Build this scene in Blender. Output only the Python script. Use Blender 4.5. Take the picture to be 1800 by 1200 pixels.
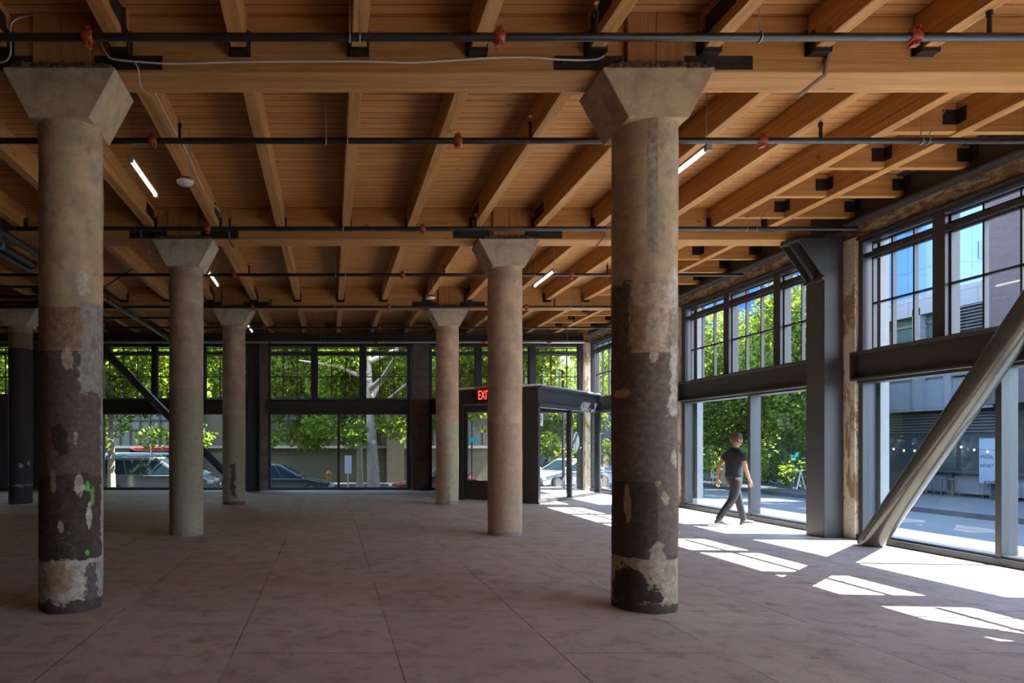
import bpy, bmesh, math, random
import numpy as np
from mathutils import Vector, Matrix

for o in list(bpy.data.objects):
    bpy.data.objects.remove(o, do_unlink=True)
scene = bpy.context.scene
COL = scene.collection
R = math.radians

# ------------------------------------------------------------------ camera
EYE = 1.563
cam_d = bpy.data.cameras.new('camera')
cam_d.sensor_width = 36.0
cam_d.lens = 23.0
cam_d.shift_x = 0.1772
cam_d.shift_y = 0.0994
cam_d.clip_start = 0.05
cam_d.clip_end = 600
cam = bpy.data.objects.new('camera', cam_d)
cam.location = (0, 0, EYE)
cam.rotation_euler = (R(90), 0, 0)
COL.objects.link(cam)
scene.camera = cam

# ------------------------------------------------------------------ sky, sun, exposure
scene.view_settings.view_transform = 'Standard'
scene.view_settings.look = 'None'
scene.view_settings.gamma = 1.0
scene.view_settings.use_curve_mapping = False
scene.view_settings.exposure = 1.78
scene.cycles.max_bounces = 10
scene.cycles.diffuse_bounces = 6
scene.cycles.glossy_bounces = 4
scene.cycles.transmission_bounces = 6
scene.cycles.transparent_max_bounces = 24
scene.cycles.sample_clamp_indirect = 6.0
scene.cycles.use_denoising = True
scene.cycles.caustics_reflective = False
scene.cycles.caustics_refractive = False

SKY = 3.0
world = bpy.data.worlds.new('sky')
scene.world = world
world.use_nodes = True
wn = world.node_tree
wn.nodes.clear()
w_out = wn.nodes.new('ShaderNodeOutputWorld')
w_bg = wn.nodes.new('ShaderNodeBackground')
w_tc = wn.nodes.new('ShaderNodeTexCoord')
w_sep = wn.nodes.new('ShaderNodeSeparateXYZ')
w_ramp = wn.nodes.new('ShaderNodeValToRGB')
w_ramp.color_ramp.elements[0].position = 0.0
w_ramp.color_ramp.elements[0].color = (0.84, 0.90, 1.0, 1)
w_ramp.color_ramp.elements[1].position = 0.75
w_ramp.color_ramp.elements[1].color = (0.42, 0.60, 0.97, 1)
wn.links.new(w_tc.outputs['Generated'], w_sep.inputs[0])
wn.links.new(w_sep.outputs['Z'], w_ramp.inputs[0])
wn.links.new(w_ramp.outputs[0], w_bg.inputs['Color'])
w_bg.inputs['Strength'].default_value = SKY
wn.links.new(w_bg.outputs[0], w_out.inputs[0])

SUN_DIR = Vector((-1.0, 0.075, -1.30))
sun_d = bpy.data.lights.new('sun', 'SUN')
sun_d.energy = 14.0
sun_d.angle = R(0.27)
sun_d.color = (1.0, 0.93, 0.84)
sun = bpy.data.objects.new('sun', sun_d)
sun.rotation_euler = SUN_DIR.to_track_quat('-Z', 'Y').to_euler()
sun.location = (30, -3, 40)
COL.objects.link(sun)

# ------------------------------------------------------------------ node helpers
class G:
    def __init__(s, name):
        s.m = bpy.data.materials.new(name)
        s.m.use_nodes = True
        s.t = s.m.node_tree
        s.t.nodes.clear()
        s.out = s.t.nodes.new('ShaderNodeOutputMaterial')
        s._oc = None
    def n(s, typ, **kw):
        nd = s.t.nodes.new('ShaderNode' + typ)
        for k, v in kw.items():
            setattr(nd, k, v)
        return nd
    def put(s, inp, v):
        if isinstance(v, bpy.types.NodeSocket):
            s.t.links.new(v, inp)
        elif v is not None:
            if isinstance(v, (tuple, list)) and len(v) == 3 and inp.type == 'RGBA':
                v = (*v, 1)
            inp.default_value = v
    def math(s, op, a, b=None, c=None, clamp=False):
        nd = s.n('Math', operation=op, use_clamp=clamp)
        s.put(nd.inputs[0], a)
        if b is not None: s.put(nd.inputs[1], b)
        if c is not None: s.put(nd.inputs[2], c)
        return nd.outputs[0]
    def vmul(s, v, k):
        nd = s.n('VectorMath', operation='MULTIPLY')
        s.put(nd.inputs[0], v); s.put(nd.inputs[1], k)
        return nd.outputs[0]
    def vadd(s, v, k):
        nd = s.n('VectorMath', operation='ADD')
        s.put(nd.inputs[0], v); s.put(nd.inputs[1], k)
        return nd.outputs[0]
    def oc(s, jitter=False):
        if s._oc is None:
            s._oc = s.n('TexCoord').outputs['Object']
            if jitter:
                r = s.n('ObjectInfo').outputs['Random']
                cb = s.n('CombineXYZ')
                for i, k in enumerate((37.0, 53.0, 71.0)):
                    s.put(cb.inputs[i], s.math('MULTIPLY', r, k))
                s._oc = s.vadd(s._oc, cb.outputs[0])
        return s._oc
    def sep(s, v):
        nd = s.n('SeparateXYZ'); s.put(nd.inputs[0], v)
        return nd.outputs
    def noise(s, v, scale=5.0, detail=4.0, rough=0.55, dist=0.0):
        nd = s.n('TexNoise')
        s.put(nd.inputs['Vector'], v)
        nd.inputs['Scale'].default_value = scale
        nd.inputs['Detail'].default_value = detail
        nd.inputs['Roughness'].default_value = rough
        nd.inputs['Distortion'].default_value = dist
        return nd.outputs[0]
    def step(s, x, lo, hi, smooth=True):
        nd = s.n('MapRange', interpolation_type='SMOOTHSTEP' if smooth else 'LINEAR')
        s.put(nd.inputs[0], x)
        s.put(nd.inputs[1], lo); s.put(nd.inputs[2], hi)
        return nd.outputs[0]
    def mix(s, f, a, b, mode='MIX'):
        nd = s.n('Mix', data_type='RGBA', blend_type=mode)
        s.put(nd.inputs[0], f); s.put(nd.inputs[6], a); s.put(nd.inputs[7], b)
        return nd.outputs[2]
    def white(s, x):
        nd = s.n('TexWhiteNoise', noise_dimensions='1D')
        s.put(nd.inputs['W'], x)
        return nd.outputs['Value']
    def bump(s, h, strength=0.3, dist=0.02):
        nd = s.n('Bump')
        nd.inputs['Strength'].default_value = strength
        nd.inputs['Distance'].default_value = dist
        s.put(nd.inputs['Height'], h)
        return nd.outputs[0]
    def pbr(s, color, rough=0.6, metal=0.0, normal=None, emit=None, emit_s=0.0, spec=None):
        p = s.n('BsdfPrincipled')
        s.put(p.inputs['Base Color'], color)
        s.put(p.inputs['Roughness'], rough)
        s.put(p.inputs['Metallic'], metal)
        if spec is not None: s.put(p.inputs['Specular IOR Level'], spec)
        if normal is not None: s.put(p.inputs['Normal'], normal)
        if emit is not None:
            s.put(p.inputs['Emission Color'], emit)
            s.put(p.inputs['Emission Strength'], emit_s)
        s.t.links.new(p.outputs[0], s.out.inputs[0])
        return s.m

def plain(name, c, rough=0.6, metal=0.0, var=0.12, scale=6.0, bump=0.0, emit=None, emit_s=0.0):
    g = G(name)
    n = g.noise(g.oc(), scale, 5)
    col = g.mix(n, tuple(x * (1 - var) for x in c), tuple(min(1, x * (1 + var)) for x in c))
    nr = g.bump(g.noise(g.oc(), scale * 6, 4), bump, 0.01) if bump else None
    return g.pbr(col, rough, metal, nr, emit, emit_s)

def wood(name, axis, light=(0.60, 0.335, 0.130), dark=(0.37, 0.175, 0.052), deck=False):
    g = G(name)
    oc = g.oc(jitter=not deck)
    st = [15.0, 15.0, 15.0]
    st[axis] = 0.55
    v = g.vmul(oc, tuple(st))
    xs = g.sep(oc)
    if deck:
        b = g.math('DIVIDE', xs[1], 0.138)
        bi = g.math('FLOOR', b)
        fr = g.math('FRACT', b)
        rnd = g.white(bi)
        cb = g.n('CombineXYZ')
        g.put(cb.inputs[0], g.math('MULTIPLY', rnd, 90.0))
        v = g.vadd(v, cb.outputs[0])
        gap = g.math('MAXIMUM', g.step(fr, 0.085, 0.03), g.step(fr, 0.94, 0.98))
    n1 = g.noise(v, 1.0, 5, 0.6, 0.6)
    n2 = g.noise(v, 4.0, 3, 0.6)
    n3 = g.noise(oc, 0.9, 3)
    f = g.math('ADD', g.math('MULTIPLY', n1, 0.7), g.math('MULTIPLY', n2, 0.3))
    f = g.step(f, 0.32, 0.68)
    col = g.mix(f, dark, light)
    tone = g.step(n3, 0.3, 0.7)
    col = g.mix(g.math('MULTIPLY', tone, 0.35), col, (0.48, 0.225, 0.065))
    # checks and knots
    kn = g.n('TexVoronoi'); kst = [2.2, 2.2, 2.2]; kst[axis] = 0.9
    g.put(kn.inputs['Vector'], g.vmul(oc, tuple(kst))); kn.inputs['Scale'].default_value = 1.6
    k = g.step(kn.outputs['Distance'], 0.09, 0.03)
    col = g.mix(g.math('MULTIPLY', k, 0.7), col, (0.13, 0.05, 0.02))
    chk = g.noise(g.vmul(oc, tuple(0.35 if i == axis else 22.0 for i in range(3))), 1.0, 2, 0.5)
    cm = g.step(chk, 0.70, 0.76)
    col = g.mix(g.math('MULTIPLY', cm, 0.55), col, (0.10, 0.045, 0.02))
    h = g.math('SUBTRACT', f, g.math('MULTIPLY', cm, 1.5))
    if deck:
        col = g.mix(g.math('MULTIPLY', rnd, 0.55), col, g.mix(0.5, col, (0.30, 0.13, 0.045)))
        col = g.mix(g.math('MULTIPLY', gap, 0.8), col, (0.07, 0.03, 0.012))
        h = g.math('SUBTRACT', h, g.math('MULTIPLY', gap, 4.0))
    return g.pbr(col, 0.62, 0, g.bump(h, 0.35, 0.006), spec=0.3)

def column_paint(name, base, ops, gray=(0.34, 0.31, 0.27), rough=0.75, grime=1.0, scrib=None):
    """Old painted concrete. ops: ('box'|'ell', angle, z, half angle, half height, colour, raggedness)."""
    g = G(name)
    oc = g.oc()
    xs = g.sep(oc)
    z = xs[2]
    th = g.math('DEGREES', g.math('ARCTAN2', xs[0], g.math('MULTIPLY', xs[1], -1.0)))
    big = g.noise(oc, 3.0, 6, 0.6)
    fine = g.noise(oc, 14.0, 6, 0.65)
    mid = g.noise(oc, 9.0, 10, 0.75, 0.8)
    fine2 = g.step(g.noise(oc, 18.0, 8, 0.7), 0.33, 0.67)
    wob = g.math('MULTIPLY', g.math('SUBTRACT', g.math('ADD', g.math('MULTIPLY', big, 0.25), g.math('MULTIPLY', mid, 0.75)), 0.5), 2.2)
    col = g.mix(g.step(g.math('ADD', g.math('MULTIPLY', big, 0.7), g.math('MULTIPLY', mid, 0.3)), 0.38, 0.62), tuple(c * 0.80 for c in base), tuple(c * 1.14 for c in base))
    col = g.mix(g.math('MULTIPLY', g.step(g.noise(oc, 2.1, 5, 0.6), 0.52, 0.60), 0.45), col, gray)
    h = g.math('MULTIPLY', fine, 0.5)
    for op in ops:
        kind, t0, z0, a, b, c, rag = op[:7]
        dt = g.math('DIVIDE', g.math('ABSOLUTE', g.math('SUBTRACT', th, t0)), a)
        dz = g.math('DIVIDE', g.math('ABSOLUTE', g.math('SUBTRACT', z, z0)), b)
        if kind == 'box':
            # distance to the nearest edge in metres-ish
            et = g.math('MULTIPLY', g.math('SUBTRACT', 1.0, dt), a * 0.005)
            ez = g.math('MULTIPLY', g.math('SUBTRACT', 1.0, dz), b)
            d = g.math('MINIMUM', et, ez)
            d = g.math('ADD', d, g.math('MULTIPLY', wob, rag))
            m = g.step(d, 0.0, 0.008)
        else:
            d = g.math('SQRT', g.math('ADD', g.math('MULTIPLY', dt, dt), g.math('MULTIPLY', dz, dz)))
            d = g.math('ADD', d, g.math('MULTIPLY', wob, rag))
            m = g.step(d, 1.0, 0.95)
        cc = g.mix(fine2, tuple(x * (0.70 if grime > .9 else .90) for x in c), tuple(x * (1.26 if grime > .9 else 1.08) for x in c))
        al = op[7] if len(op) > 7 else 1.0
        col = g.mix(g.math('MULTIPLY', m, al), col, cc)
        h = g.math('ADD', h, g.math('MULTIPLY', m, 0.6 if sum(c) < 0.5 else -0.4))
    if scrib:
        nd = g.n('TexNoise'); g.put(nd.inputs['Vector'], oc); nd.inputs['Scale'].default_value = 4.0
        dv = g.vadd(oc, g.vmul(nd.outputs['Color'], (0.22, 0.22, 0.22)))
        vo = g.n('TexVoronoi', feature='DISTANCE_TO_EDGE'); g.put(vo.inputs['Vector'], dv); vo.inputs['Scale'].default_value = 5.5
        ln = g.math('MULTIPLY', g.step(vo.outputs['Distance'], 0.014, 0.006), g.step(g.noise(g.vadd(oc, (2, 9, 4)), 3.0, 4), 0.46, 0.56))
        ln = g.math('MULTIPLY', ln, g.math('MULTIPLY', g.step(z, scrib[0], scrib[0] + .1), g.step(z, scrib[1], scrib[1] - .15)))
        col = g.mix(g.math('MULTIPLY', ln, 0.45), col, scrib[2])
    gr = g.step(g.noise(g.vadd(oc, (7, 3, 1)), 5.0, 10, 0.72, 0.6), 0.50, 0.66)
    col = g.mix(g.math('MULTIPLY', gr, 0.42 * grime), col, (0.10, 0.072, 0.052))
    sp = g.step(g.noise(oc, 26.0, 3, 0.5), 0.70, 0.74)
    col = g.mix(g.math('MULTIPLY', sp, 0.35 * grime), col, (0.06, 0.045, 0.035))
    st = g.noise(g.vmul(oc, (6, 6, 0.5)), 1.0, 4)
    col = g.mix(g.math('MULTIPLY', g.step(st, 0.5, 0.75), 0.25 * grime), col, (0.14, 0.10, 0.07))
    return g.pbr(col, rough, 0, g.bump(h, 0.5, 0.012), spec=0.25)

def glass_mat(name, tint=(0.86, 0.92, 0.90), gloss=1.0):
    g = G(name)
    tr = g.n('BsdfTransparent'); g.put(tr.inputs[0], tint)
    gl = g.n('BsdfGlossy'); gl.inputs['Roughness'].default_value = 0.02
    bf = g.n('NewGeometry').outputs['Backfacing']
    fr = g.n('Fresnel'); g.put(fr.inputs['IOR'], g.math('SUBTRACT', 1.45, g.math('MULTIPLY', bf, 1.45 - 1 / 1.45)))
    mx = g.n('MixShader')
    g.put(mx.inputs[0], g.math('MULTIPLY', fr.outputs[0], gloss))
    g.t.links.new(tr.outputs[0], mx.inputs[1]); g.t.links.new(gl.outputs[0], mx.inputs[2])
    g.t.links.new(mx.outputs[0], g.out.inputs[0])
    return g.m

def leaf_mat(name, c1, c2):
    g = G(name)
    gi = g.n('NewGeometry')
    f = gi.outputs['Random Per Island']
    col = g.mix(f, c1, c2)
    d = g.n('BsdfDiffuse'); g.put(d.inputs[0], col)
    t = g.n('BsdfTranslucent'); g.put(t.inputs[0], g.mix(0.5, col, (0.45, 0.55, 0.05)))
    mx = g.n('MixShader'); mx.inputs[0].default_value = 0.45
    g.t.links.new(d.outputs[0], mx.inputs[1]); g.t.links.new(t.outputs[0], mx.inputs[2])
    g.t.links.new(mx.outputs[0], g.out.inputs[0])
    return g.m

def brick_mat(name, c1, c2, mortar, sw, sh, axes, msize=0.012, rough=0.85):
    g = G(name)
    xs = g.sep(g.oc())
    cb = g.n('CombineXYZ')
    g.put(cb.inputs[0], xs[axes[0]]); g.put(cb.inputs[1], xs[axes[1]])
    b = g.n('TexBrick')
    g.put(b.inputs['Vector'], cb.outputs[0])
    g.put(b.inputs['Color1'], c1); g.put(b.inputs['Color2'], c2); g.put(b.inputs['Mortar'], mortar)
    b.inputs['Scale'].default_value = 1.0
    b.inputs['Brick Width'].default_value = sw
    b.inputs['Row Height'].default_value = sh
    b.inputs['Mortar Size'].default_value = msize
    n = g.noise(g.oc(), 3.0, 5)
    col = g.mix(g.math('MULTIPLY', n, 0.5), b.outputs[0], tuple(x * 0.6 for x in c1))
    return g.pbr(col, rough, 0, g.bump(b.outputs['Fac'], -0.4, 0.01))

def floor_mat():
    g = G('worn_floor_sheets')
    xs = g.sep(g.oc())
    cb = g.n('CombineXYZ')
    g.put(cb.inputs[0], xs[1]); g.put(cb.inputs[1], g.math('SUBTRACT', xs[0], 0.49))
    b = g.n('TexBrick'); g.put(b.inputs['Vector'], cb.outputs[0])
    b.inputs['Scale'].default_value = 1.0
    b.inputs['Brick Width'].default_value = 2.44; b.inputs['Row Height'].default_value = 1.22
    b.inputs['Mortar Size'].default_value = 0.006; b.inputs['Mortar Smooth'].default_value = 0.2
    g.put(b.inputs['Color1'], (0.0, 0, 0)); g.put(b.inputs['Color2'], (1.0, 1, 1)); g.put(b.inputs['Mortar'], (0.5, .5, .5))
    A = (0.51, 0.415, 0.36); B = (0.58, 0.48, 0.425)
    col = g.mix(b.outputs[0], A, B)
    n = g.noise(g.oc(), 0.9, 6, 0.6)
    col = g.mix(g.math('MULTIPLY', g.step(n, 0.45, 0.75), 0.45), col, (0.31, 0.235, 0.21))
    n2 = g.noise(g.oc(), 4.0, 6, 0.65)
    col = g.mix(g.math('MULTIPLY', g.step(n2, 0.46, 0.66), 0.5), col, (0.26, 0.195, 0.17))
    # scuffs and drips
    n3 = g.noise(g.vmul(g.oc(), (4.0, 9.0, 1)), 1.6, 4, 0.7, 0.8)
    sc = g.step(n3, 0.62, 0.70)
    col = g.mix(g.math('MULTIPLY', sc, 0.5), col, (0.10, 0.075, 0.065))
    n4 = g.noise(g.oc(), 28.0, 2, 0.5)
    col = g.mix(g.math('MULTIPLY', g.step(n4, 0.66, 0.72), 0.55), col, (0.10, 0.08, 0.07))
    n5 = g.noise(g.vadd(g.oc(), (11.3, 4.1, 0)), 0.55, 5, 0.62)
    col = g.mix(g.math('MULTIPLY', g.step(n5, 0.64, 0.70), 0.35), col, (0.15, 0.11, 0.095))
    jm = g.math('MULTIPLY', b.outputs['Fac'], g.step(g.noise(g.oc(), 0.7, 3), 0.36, 0.52))
    col = g.mix(g.math('MULTIPLY', jm, 0.75), col, (0.07, 0.05, 0.045))
    h = g.math('SUBTRACT', g.math('MULTIPLY', n2, 0.2), b.outputs['Fac'])
    return g.pbr(col, 0.62, 0, g.bump(h, 0.25, 0.004), spec=0.35)

M = {}
M['joist'] = wood('joist_timber', 1)
M['girder'] = wood('girder_timber', 0, (0.55, 0.305, 0.120), (0.36, 0.175, 0.055))
M['block'] = wood('block_timber', 2, (0.40, 0.185, 0.07), (0.27, 0.115, 0.04))
M['blocking'] = wood('blocking_timber', 0)
M['deck'] = wood('deck_boards', 0, (0.62, 0.335, 0.125), (0.38, 0.170, 0.050), deck=True)
M['floor'] = floor_mat()
M['steel'] = plain('charcoal_painted_steel', (0.040, 0.041, 0.046), 0.42, 0.0, 0.15, 3)
M['frame'] = plain('charcoal_window_steel', (0.034, 0.036, 0.043), 0.38, 0.0, 0.12, 3)
M['frame_brown'] = plain('dark_bronze_steel', (0.038, 0.033, 0.031), 0.42, 0.0, 0.12, 3)
M['blackpipe'] = plain('black_pipe', (0.016, 0.015, 0.015), 0.33, 0.0, 0.25, 9)
M['greypipe'] = plain('grey_main_pipe', (0.055, 0.062, 0.066), 0.30, 0.3, 0.2, 9)
M['galv'] = plain('galvanised_metal', (0.50, 0.50, 0.50), 0.35, 0.8, 0.1, 20)
M['coupling'] = plain('red_oxide_paint', (0.34, 0.055, 0.022), 0.5, 0.0, 0.2, 20)
M['brass'] = plain('brass_fitting', (0.50, 0.22, 0.07), 0.35, 0.7, 0.1, 20)
M['greenclamp'] = plain('green_clamp', (0.20, 0.42, 0.33), 0.45, 0.2, 0.15, 20)
M['hanger'] = plain('black_joist_hanger', (0.014, 0.013, 0.013), 0.5, 0.0, 0.2, 8)
M['brace'] = plain('grey_painted_brace', (0.075, 0.074, 0.066), 0.22, 0.5, 0.1, 2)
M['cap_tan'] = column_paint('tan_concrete_capital', (0.50, 0.395, 0.255), [], (0.44, 0.365, 0.26), grime=0.6)
M['cap_grey'] = column_paint('grey_painted_capital', (0.52, 0.455, 0.35), [], (0.49, 0.435, 0.34), grime=0.5)
M['mortar'] = plain('crumbly_mortar', (0.11, 0.085, 0.06), 0.95, 0, 0.5, 14, 1.0)
M['cable'] = plain('white_cable', (0.60, 0.56, 0.50), 0.5)
M['glass'] = glass_mat('window_glass', (0.93, 0.96, 0.96))
M['glass_low'] = glass_mat('low_window_glass', (0.84, 0.91, 0.94))
M['whiteplastic'] = plain('white_plastic', (0.75, 0.74, 0.72), 0.4)
M['redplastic'] = plain('red_plastic', (0.45, 0.03, 0.02), 0.4)
M['tube'] = plain('lit_lamp_tube', (0.9, 0.88, 0.82), 0.4, emit=(1.0, 0.86, 0.66), emit_s=3.0)
M['fixture'] = plain('grey_lamp_housing', (0.30, 0.29, 0.27), 0.4)
M['ceil_white'] = plain('white_soffit', (0.75, 0.75, 0.74), 0.7)

# ------------------------------------------------------------------ mesh helpers
class MB:
    def __init__(s):
        s.v = []; s.f = []; s.sm = []
    def add(s, vs, fs, smooth=False):
        k = len(s.v)
        s.v += [tuple(p) for p in vs]
        for f in fs:
            s.f.append(tuple(i + k for i in f)); s.sm.append(smooth)
        return s
    def box(s, x0, x1, y0, y1, z0, z1):
        if x0 > x1: x0, x1 = x1, x0
        if y0 > y1: y0, y1 = y1, y0
        if z0 > z1: z0, z1 = z1, z0
        vs = [(x0, y0, z0), (x1, y0, z0), (x1, y1, z0), (x0, y1, z0), (x0, y0, z1), (x1, y0, z1), (x1, y1, z1), (x0, y1, z1)]
        return s.add(vs, [(0, 3, 2, 1), (4, 5, 6, 7), (0, 1, 5, 4), (1, 2, 6, 5), (2, 3, 7, 6), (3, 0, 4, 7)])
    def bar(s, p0, p1, w, h, up=(0, 0, 1)):
        p0 = Vector(p0); p1 = Vector(p1); d = (p1 - p0).normalized(); up = Vector(up)
        a = d.cross(up)
        if a.length < 1e-4: a = d.cross(Vector((0, 1, 0)))
        a.normalize(); b = a.cross(d).normalized()
        vs = []
        for p in (p0, p1):
            for sa, sb in ((-1, -1), (1, -1), (1, 1), (-1, 1)):
                vs.append(p + a * sa * w / 2 + b * sb * h / 2)
        return s.add(vs, [(3, 2, 1, 0), (4, 5, 6, 7), (0, 1, 5, 4), (1, 2, 6, 5), (2, 3, 7, 6), (3, 0, 4, 7)])
    def tube(s, path, r, n=12, caps=True):
        pts = [Vector(p) for p in path]
        rs = r if isinstance(r, (list, tuple)) else [r] * len(pts)
        k0 = len(pts); prev = None; rings = []
        for i, p in enumerate(pts):
            d = (pts[min(i + 1, k0 - 1)] - pts[max(i - 1, 0)]).normalized()
            if prev is None:
                a = d.cross(Vector((0, 0, 1)))
                if a.length < 1e-3: a = d.cross(Vector((0, 1, 0)))
            else:
                a = prev - d * prev.dot(d)
            a.normalize(); prev = a; b = d.cross(a)
            rings.append([p + (a * math.cos(2 * math.pi * j / n) + b * math.sin(2 * math.pi * j / n)) * rs[i] for j in range(n)])
        vs = [q for rg in rings for q in rg]
        fs = []
        for i in range(k0 - 1):
            for j in range(n):
                fs.append((i * n + j, i * n + (j + 1) % n, (i + 1) * n + (j + 1) % n, (i + 1) * n + j))
        s.add(vs, fs, True)
        if caps:
            s.add(rings[0], [tuple(range(n))[::-1]]); s.add(rings[-1], [tuple(range(n))])
        return s
    def lathe(s, prof, n=24, c=(0, 0, 0), caps=True):
        vs = []; fs = []
        for r, z in prof:
            for j in range(n):
                t = 2 * math.pi * j / n
                vs.append((c[0] + r * math.cos(t), c[1] + r * math.sin(t), c[2] + z))
        for i in range(len(prof) - 1):
            for j in range(n):
                fs.append((i * n + j, i * n + (j + 1) % n, (i + 1) * n + (j + 1) % n, (i + 1) * n + j))
        s.add(vs, fs, True)
        if caps:
            s.add(vs[:n], [tuple(range(n))[::-1]]); s.add(vs[-n:], [tuple(range(n))])
        return s
    def prism(s, poly, fn0, fn1):
        n = len(poly)
        vs = [fn0(*p) for p in poly] + [fn1(*p) for p in poly]
        fs = [tuple(range(n))[::-1], tuple(range(n, 2 * n))]
        for i in range(n):
            fs.append((i, (i + 1) % n, n + (i + 1) % n, n + i))
        return s.add(vs, fs)
    def blob(s, c, r, n=10, seed=0):
        rnd = random.Random(seed); rx, ry, rz = r
        vs = []; m = n
        for i in range(m + 1):
            ph = math.pi * i / m
            for j in range(n * 2):
                t = math.pi * j / n
                k = 1 + rnd.uniform(-.04, .04) * (seed > 0)
                vs.append((c[0] + rx * k * math.sin(ph) * math.cos(t), c[1] + ry * k * math.sin(ph) * math.sin(t), c[2] + rz * k * math.cos(ph)))
        fs = []; q = n * 2
        for i in range(m):
            for j in range(q):
                fs.append((i * q + j, (i + 1) * q + j, (i + 1) * q + (j + 1) % q, i * q + (j + 1) % q))
        return s.add(vs, fs, True)
    def build(s, name, mat, parent=None, bevel=0.0, fn=None):
        me = bpy.data.meshes.new(name)
        vs = [fn(*p) for p in s.v] if fn else s.v
        me.from_pydata(vs, [], s.f)
        me.polygons.foreach_set('use_smooth', s.sm)
        bm = bmesh.new(); bm.from_mesh(me)
        bmesh.ops.recalc_face_normals(bm, faces=bm.faces)
        bm.to_mesh(me); bm.free()
        me.materials.append(mat)
        o = bpy.data.objects.new(name, me)
        COL.objects.link(o)
        if parent is not None: o.parent = parent
        if bevel:
            b = o.modifiers.new('bevel', 'BEVEL'); b.width = bevel; b.segments = 2; b.limit_method = 'ANGLE'; b.angle_limit = R(40)
        return o

def tag(o, label=None, cat=None, group=None, kind=None):
    if label: o['label'] = label
    if cat: o['category'] = cat
    if group: o['group'] = group
    if kind: o['kind'] = kind
    return o
def thing(name, label, cat, loc=(0, 0, 0), rz=0.0, group=None):
    o = bpy.data.objects.new(name, None)
    o.empty_display_size = 0.1
    COL.objects.link(o)
    o.location = loc; o.rotation_euler = (0, 0, rz)
    return tag(o, label, cat, group)
def struct(o):
    o['kind'] = 'structure'
    return o
def dup(root, loc=None, rz=None, label=None, group=None):
    r = root.copy(); COL.objects.link(r)
    if loc is not None: r.location = loc
    if rz is not None: r.rotation_euler = (0, 0, rz)
    if label: r['label'] = label
    if group: r['group'] = group
    for ch in list(root.children):
        c = ch.copy(); COL.objects.link(c); c.parent = r
        for g2 in list(ch.children):
            d = g2.copy(); COL.objects.link(d); d.parent = c
    return r
def text_mesh(name, txt, size, mat, parent, mtx, depth=0.004):
    cu = bpy.data.curves.new(name, 'FONT')
    cu.body = txt; cu.size = size; cu.extrude = depth; cu.align_x = 'CENTER'; cu.align_y = 'CENTER'
    tmp = bpy.data.objects.new(name + '_tmp', cu); COL.objects.link(tmp)
    dg = bpy.context.evaluated_depsgraph_get()
    me = bpy.data.meshes.new_from_object(tmp.evaluated_get(dg))
    bpy.data.objects.remove(tmp, do_unlink=True); bpy.data.curves.remove(cu)
    me.transform(mtx); me.materials.clear(); me.materials.append(mat)
    me.name = name
    o = bpy.data.objects.new(name, me); COL.objects.link(o)
    if parent is not None: o.parent = parent
    return o
ORD = ['nearest', 'second', 'third', 'fourth', 'fifth', 'sixth', 'seventh', 'eighth', 'ninth', 'tenth', 'eleventh', 'twelfth', 'thirteenth', 'fourteenth', 'fifteenth', 'sixteenth', 'seventeenth', 'eighteenth', 'nineteenth', 'twentieth']
FIRST = ['first'] + ORD[1:]

# ------------------------------------------------------------------ key positions
XC = [-7.97, -2.484, 3.002]            # column lines
YC = {'A': 6.265, 'B': 11.27, 'C': 16.82}
WX = 8.55                               # inner face of the right window wall
WY = 21.9                               # inner face of the back window wall
ZG0, ZG1 = 5.01, 5.54                   # girder
ZJ = 5.19                               # joist underside
GH = 0.178                              # half girder width

# ------------------------------------------------------------------ floor, deck, rough walls
struct(MB().box(-19, WX + 0.35, -7, WY + 0.3, -0.45, 0).build('floor', M['floor']))
struct(MB().box(-19, WX + 0.45, -7, WY + 0.4, ZG1, ZG1 + 0.25).build('ceiling', M['deck']))
gb = G('rough_old_masonry'); ob = gb.oc(); n_a = gb.noise(gb.vmul(ob, (1, .5, 1.3)), 9.0, 9, 0.72, 0.5)
cb_ = gb.mix(gb.step(n_a, 0.40, 0.60), (0.17, 0.10, 0.055), (0.58, 0.43, 0.26))
cb_ = gb.mix(gb.step(gb.noise(ob, 3.0, 5), 0.55, 0.65), cb_, (0.30, 0.17, 0.09))
M['brick'] = gb.pbr(cb_, 0.9, 0, gb.bump(n_a, 1.0, 0.04))
M['plaster_wall'] = plain('brown_plaster', (0.22, 0.17, 0.13), 0.85, 0, 0.2, 2)
M['concrete_dk'] = column_paint('brown_stained_concrete', (0.20, 0.155, 0.13), [('ell', 0, 1.0, 60, 0.9, (0.28, 0.26, 0.23), 0.9)], (0.26, 0.23, 0.20))
struct(MB().box(WX + 0.015, WX + 0.42, -7, WY + 0.35, 4.905, ZG1).build('wall_right', M['brick']))
struct(MB().box(-19, WX + 0.015, WY + 0.02, WY + 0.35, 4.92, ZG1).build('wall_back', M['joist']))
struct(MB().box(-19.2, -19, -7, WY + 0.35, 0, ZG1).build('wall_left', M['plaster_wall']))
struct(MB().box(-19.2, WX + 0.42, -7.2, -7, 0, ZG1).build('wall_rear', M['plaster_wall']))

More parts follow.
